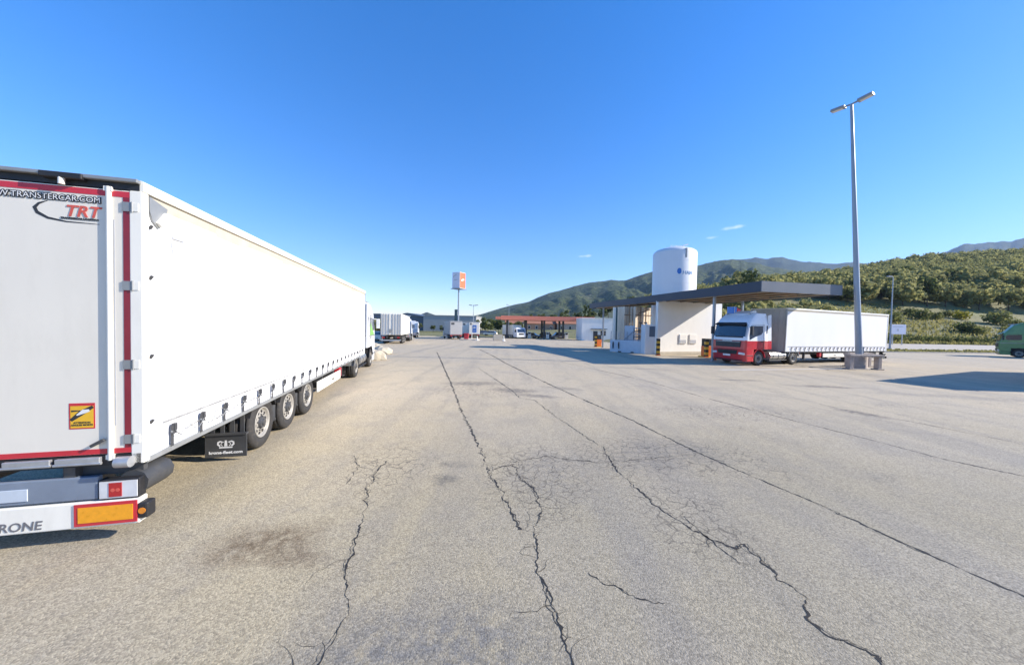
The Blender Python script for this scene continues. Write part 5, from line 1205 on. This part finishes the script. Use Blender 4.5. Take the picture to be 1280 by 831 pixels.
# ---------------------------------------------------------------- vegetation
def leaf_arrays(rs, n, spread, size, centre, clumps):
    """clustered random quads inside an ellipsoid -> verts (4n,3)"""
    k = len(clumps); idx = rs.integers(0, k, n)
    dn = rs.normal(0, 1, (n, 3)); dn /= np.linalg.norm(dn, axis=1, keepdims=True)
    c = clumps[idx]+dn*spread*1.75*rs.uniform(.72, 1.12, (n, 1))
    nn = dn+rs.normal(0, .38, (n, 3)); nn /= np.linalg.norm(nn, axis=1, keepdims=True)
    a = np.cross(nn, rs.normal(0, 1, (n, 3))); a /= np.linalg.norm(a, axis=1, keepdims=True)
    b = np.cross(nn, a)
    s = size*rs.uniform(.6, 1.3, (n, 1))
    return np.stack([c-a*s-b*s*.55, c+a*s*.2-b*s*.75, c+a*s+b*s*.3, c-a*s*.2+b*s*.75], 1).reshape(-1, 3)+np.array(centre)
def quads_mesh(name, V, m):
    n = len(V)//4; me = bpy.data.meshes.new(name)
    me.vertices.add(len(V)); me.vertices.foreach_set('co', V.astype(np.float32).ravel())
    me.loops.add(4*n); me.loops.foreach_set('vertex_index', np.arange(4*n, dtype=np.int32))
    me.polygons.add(n); me.polygons.foreach_set('loop_start', np.arange(0, 4*n, 4, dtype=np.int32)); me.polygons.foreach_set('loop_total', np.full(n, 4, dtype=np.int32))
    me.materials.append(m); me.update(calc_edges=True); return me
def crown(seed, rx, rz, zc, n, size, m, ncl=16, spread=.35):
    rs = np.random.default_rng(seed)
    d = rs.normal(0, 1, (ncl, 3)); d /= np.linalg.norm(d, axis=1, keepdims=True); q = rs.uniform(.35, .95, (ncl, 1))
    cl = d*q*np.array([rx, rx, rz]); cl[:, 2] += np.where(cl[:, 2] < -rz*.5, rz*.35, 0)
    return quads_mesh('crown', leaf_arrays(rs, n, spread*rx*.62, size, (0, 0, zc), cl), m)
def trunk_mesh(seed, h, r):
    rs = random.Random(seed); mb = MB(); p = Vector((0, 0, -.3)); pts = [p]
    for k in range(4): p = p+Vector((rs.gauss(0, .08)*h*.3, rs.gauss(0, .08)*h*.3, (h+.3)/4)); pts.append(p)
    for k in range(4): mb.cyl(pts[k], pts[k+1], r*(1-k*.2), r*(1-(k+1)*.2), n=7)
    for k in range(5):
        a = rs.uniform(0, 6.28); b = pts[2]+(pts[4]-pts[2])*rs.uniform(0, 1); mb.cyl(b, b+Vector((math.cos(a)*h*.4, math.sin(a)*h*.4, h*rs.uniform(.25, .5))), r*.4, r*.1, n=5)
    return mb.mesh('trunk', M['bark'])
VAR = [(crown(20+i, 2.5+.25*(i % 3), 2.0, 3.1+.25*(i % 2), 620, .42, M['leafA'], 13, .42), trunk_mesh(i, 2.4, .16)) for i in range(5)]
VARB = [(crown(40+i, 1.9, 2.6, 4.2, 520, .34, M['leafB'], 20), trunk_mesh(30+i, 2.6, .16)) for i in range(3)]
def tree(x, y, z, sc, v, label, cat='tree', group=None, name='tree', squash=1.):
    t = thing(name, label, cat, group); t.location = (x, y, z); t.rotation_euler = (0, 0, random.uniform(0, 6.28)); t.scale = (sc, sc, sc*squash)
    link('crown', v[0], t); link('trunk', v[1], t); return t
# wooded hill
cand = []
y = 118.
while y < 318:
    sp = 5.0+.007*(y-112); x = .40*y
    while x < 1.72*y:
        xx, yy = x+random.uniform(-.45, .45)*sp, y+random.uniform(-.45, .45)*sp
        r_ = xx/yy
        dens = .96 if yy > 122 else .72
        if random.random() < dens: cand.append((xx, yy))
        x += sp*random.uniform(.85, 1.25)
    y += sp*.9
cand.sort(key=lambda p: p[1]+.12*abs(p[0]-120))
def vis(p): return .62 < p[0]/p[1] < 1.58
near = [p for p in cand if vis(p)][:296]; ns = set(near); rest = [p for p in cand if p not in ns]
for i, (x, y) in enumerate(near):
    tree(x, y, terr(x, y)-.1, random.choice((.65, .9, 1.15, 1.5))*random.uniform(.9, 1.15), VAR[i % 5] if random.random() < .9 else VARB[i % 3], 'olive green tree among the wood covering the right hand hill', 'tree', 'trees of the wood on the right hand hill', 'hill_tree', random.uniform(.85, 1.15))
VV = []
rs = np.random.default_rng(99)
for (x, y) in rest:
    s = rs.choice((.65, .9, 1.15, 1.4))*rs.uniform(.9, 1.1); ncl = 9; d = rs.normal(0, 1, (ncl, 3)); d /= np.linalg.norm(d, axis=1, keepdims=True)
    cl = d*rs.uniform(.4, .9, (ncl, 1))*np.array([2.0, 2.0, 1.6])*s
    VV.append(leaf_arrays(rs, 200 if y < 230 else 110, .68*s, .45 if y < 230 else .66, (x, y, terr(x, y)+2.6*s), cl))
o = link('hill_wood', quads_mesh('hill_wood', np.concatenate(VV), M['leafA'])); tag(o, 'dense olive green wood higher up the right hand hill', 'wood', kind='stuff')
# olive trees beyond the lot, seen below the canopy
ORD = ('first', 'second', 'third', 'fourth', 'fifth', 'sixth', 'seventh', 'eighth', 'ninth', 'tenth', 'eleventh', 'twelfth', 'thirteenth', 'last')
for i, (x, y, s) in enumerate(((44, 70, 1.05), (49, 68, 1.0), (53, 74, 1.1), (58, 71, 1.0), (62, 76, 1.1), (67, 74, 1.0), (73, 80, 1.05), (56, 84, 1.15), (65, 88, 1.1), (80, 90, 1.1))):
    lab_ = (ORD[:9]+('last',))[sorted([.6286,.7206,.7162,.8169,.8158,.9054,.9125,.6667,.7386,.8889]).index(min([.6286,.7206,.7162,.8169,.8158,.9054,.9125,.6667,.7386,.8889], key=lambda q: abs(q-x/y)))]
    tree(x, y, terr(x, y)-.1, s, VAR[i % 5], lab_+' from the left of the leafy bank trees seen below the dark canopy', 'tree', 'trees on the bank behind the canopy', 'bank_tree')
# shrubs in the field on the right
SH = [quads_mesh('foliage', leaf_arrays(np.random.default_rng(60+i), 420, .42, .17, (0, 0, .75), np.random.default_rng(70+i).normal(0, .5, (9, 3))*np.array([1, 1, .5])), m) for i, m in enumerate((M['leafC'], M['leafB'], M['leafY']))]
STEM = trunk_mesh(77, .8, .06)
def shrub(px, d, s, v, label, sq=1.):
    # placed by its bearing x/y and depth y
    y = d; x = px*d; t = thing('shrub', label, 'shrub', 'shrubs in the field'); t.location = (x, y, terr(x, y)-.05); t.scale = (s, s, s*sq); t.rotation_euler = (0, 0, random.uniform(0, 6))
    link('foliage', SH[v], t); link('stem', STEM, t)
shrub(1.345, 84, 1.7, 1, 'large dark green shrub in the field left of the green cab'); shrub(1.385, 82, 1.2, 0, 'pale green shrub touching the large dark one')
shrub(1.333, 104, 1.6, 2, 'bright yellow shrub at the foot of the wood'); shrub(1.215, 100, 1.8, 0, 'rounded green shrub above the notice board'); shrub(1.26, 101, 1.3, 0, 'small green shrub right of the rounded one')
shrub(1.44, 98, 2.2, 0, 'wide shrub behind the green cab roof'); shrub(1.49, 92, 1.6, 0, 'leafy shrub right of the wide one'); shrub(1.13, 92, 2.0, 0, 'green shrub beside the slim lamp post'); shrub(1.50, 78, 2.0, 0, 'shrub just above the green cab')
shrub(1.18, 106, 1.5, 1, 'dark shrub below the wood left of the yellow one'); shrub(1.29, 107, 1.2, 0, 'low shrub between the dark one and the yellow one')
# hedge along the bank
HV = []; rs = np.random.default_rng(5)
for x in np.arange(50, 128, .8):
    y = ybound(x)+18.5+rs.uniform(-.6, .6); cl = rs.normal(0, .35, (5, 3)); HV.append(leaf_arrays(rs, 60, .28, .20, (x, y, terr(x, y)+.55), cl))
o = link('hedge', quads_mesh('hedge', np.concatenate(HV), M['leafB'])); tag(o, 'low dark hedge running along the bank beyond the service road', 'hedge', kind='stuff')
# weeds and grass on verge, bank and field
GV = []; rs = np.random.default_rng(6)
for _ in range(16000):
    x = rs.uniform(40, 130); u = rs.random()
    d = rs.uniform(.4, 3.2) if u < .25 else (rs.uniform(15.5, 21) if u < .5 else rs.uniform(20, 60)); y = ybound(x)+d
    h = rs.uniform(.15, .45)*(1 if d < 4 else 1.7); a = rs.uniform(0, 6.28); wv_ = rs.uniform(.08, .25); c, s_ = math.cos(a)*wv_, math.sin(a)*wv_; z = terr(x, y)-.02
    if d < 4: z = max(z, gz(y)-.1)
    lx, ly = rs.normal(0, .1, 2)
    GV.append([(x-c, y-s_, z), (x+c, y+s_, z), (x+c*.6+lx, y+s_*.6+ly, z+h), (x-c*.6+lx, y-s_*.6+ly, z+h*.9)])
o = link('grass', quads_mesh('grass', np.array(GV).reshape(-1, 3), M['grass'])); tag(o, 'rough dry grass on the verge and field', 'grass', kind='stuff')
# trees in the middle distance
for i, (x, y, s) in enumerate(((-8.5, 118, 1.0), (-5.0, 122, 1.05), (-1.5, 120, .95), (-11.5, 128, 1.1), (2.2, 128, 1.0), (-6.5, 130, 1.1))):
    tree(x, y, -1.5, s, VARB[i % 3], (ORD[(1, 2, 3, 0, 5, 4)[i]] if i != 4 else 'last')+' from the left of the dark round trees by the red canopy end', 'tree', 'trees behind the red canopy left end', 'round_tree', .85)
for i, (x, y, s) in enumerate(((10, 170, 1.1), (15, 172, 1.25), (20.5, 168, 1.15), (27, 172, 1.3), (33, 170, 1.2), (39, 165, 1.2), (45, 168, 1.3), (50, 175, 1.4), (52, 160, 1.2), (60, 172, 1.3), (67, 165, 1.2))):
    tree(x, y, terr(x, y), s, VARB[i % 3], (ORD+('',))[i if i != 8 else 8]+' from the left of the dark trees rising above the red canopy', 'tree', 'trees above the red canopy', 'row_tree')
for x in (27.6, 29.2):
    t = thing('cypress_tree', ('left' if x < 28 else 'right')+' one of the two slim cypresses above the white kiosk', 'tree', 'pair of cypresses'); t.location = (x, 128, terr(x, 128)); t.scale = (1.35, 1.35, 1.5)
    if x < 28: CY = (crown(90, .55, 3.2, 3.6, 420, .22, M['leafB'], 26, .6), trunk_mesh(91, 1.6, .1))
    link('crown', CY[0], t); link('trunk', CY[1], t)
for i, (x, y, s, lab) in enumerate(((-25.3, 66, .85, 'small green tree between the nearest cab and the ribbed trailer'), (-36, 130, .7, 'bushy tree at the left end of the pale warehouse'), (-31, 132, .55, 'low bush in front of the pale warehouse'), (-27.5, 131, .5, 'second low bush in front of the pale warehouse'), (-24, 133, .6, 'dark bush right of the two low warehouse bushes'))):
    tree(x, y, gz(y), s, VARB[i % 3] if i else VAR[2], lab, 'tree', 'small trees on the left', 'small_tree', .8)

# ---------------------------------------------------------------- thin haze
hz = MB(); hz.box(-4500, 9500, -300, 4800, -40, 1000); m = bpy.data.materials.new('haze'); m.use_nodes = True; n_ = m.node_tree
n_.nodes.remove(n_.nodes['Principled BSDF']); pv = n_.nodes.new('ShaderNodeVolumePrincipled'); pv.inputs['Color'].default_value = (.50, .70, 1.0, 1); pv.inputs['Density'].default_value = 8e-5; pv.inputs['Anisotropy'].default_value = 0.0
L(n_, pv.outputs[0], n_.nodes['Material Output'].inputs['Volume'])
tag(hz.build('haze', m), 'thin blue haze in the air', kind='stuff')
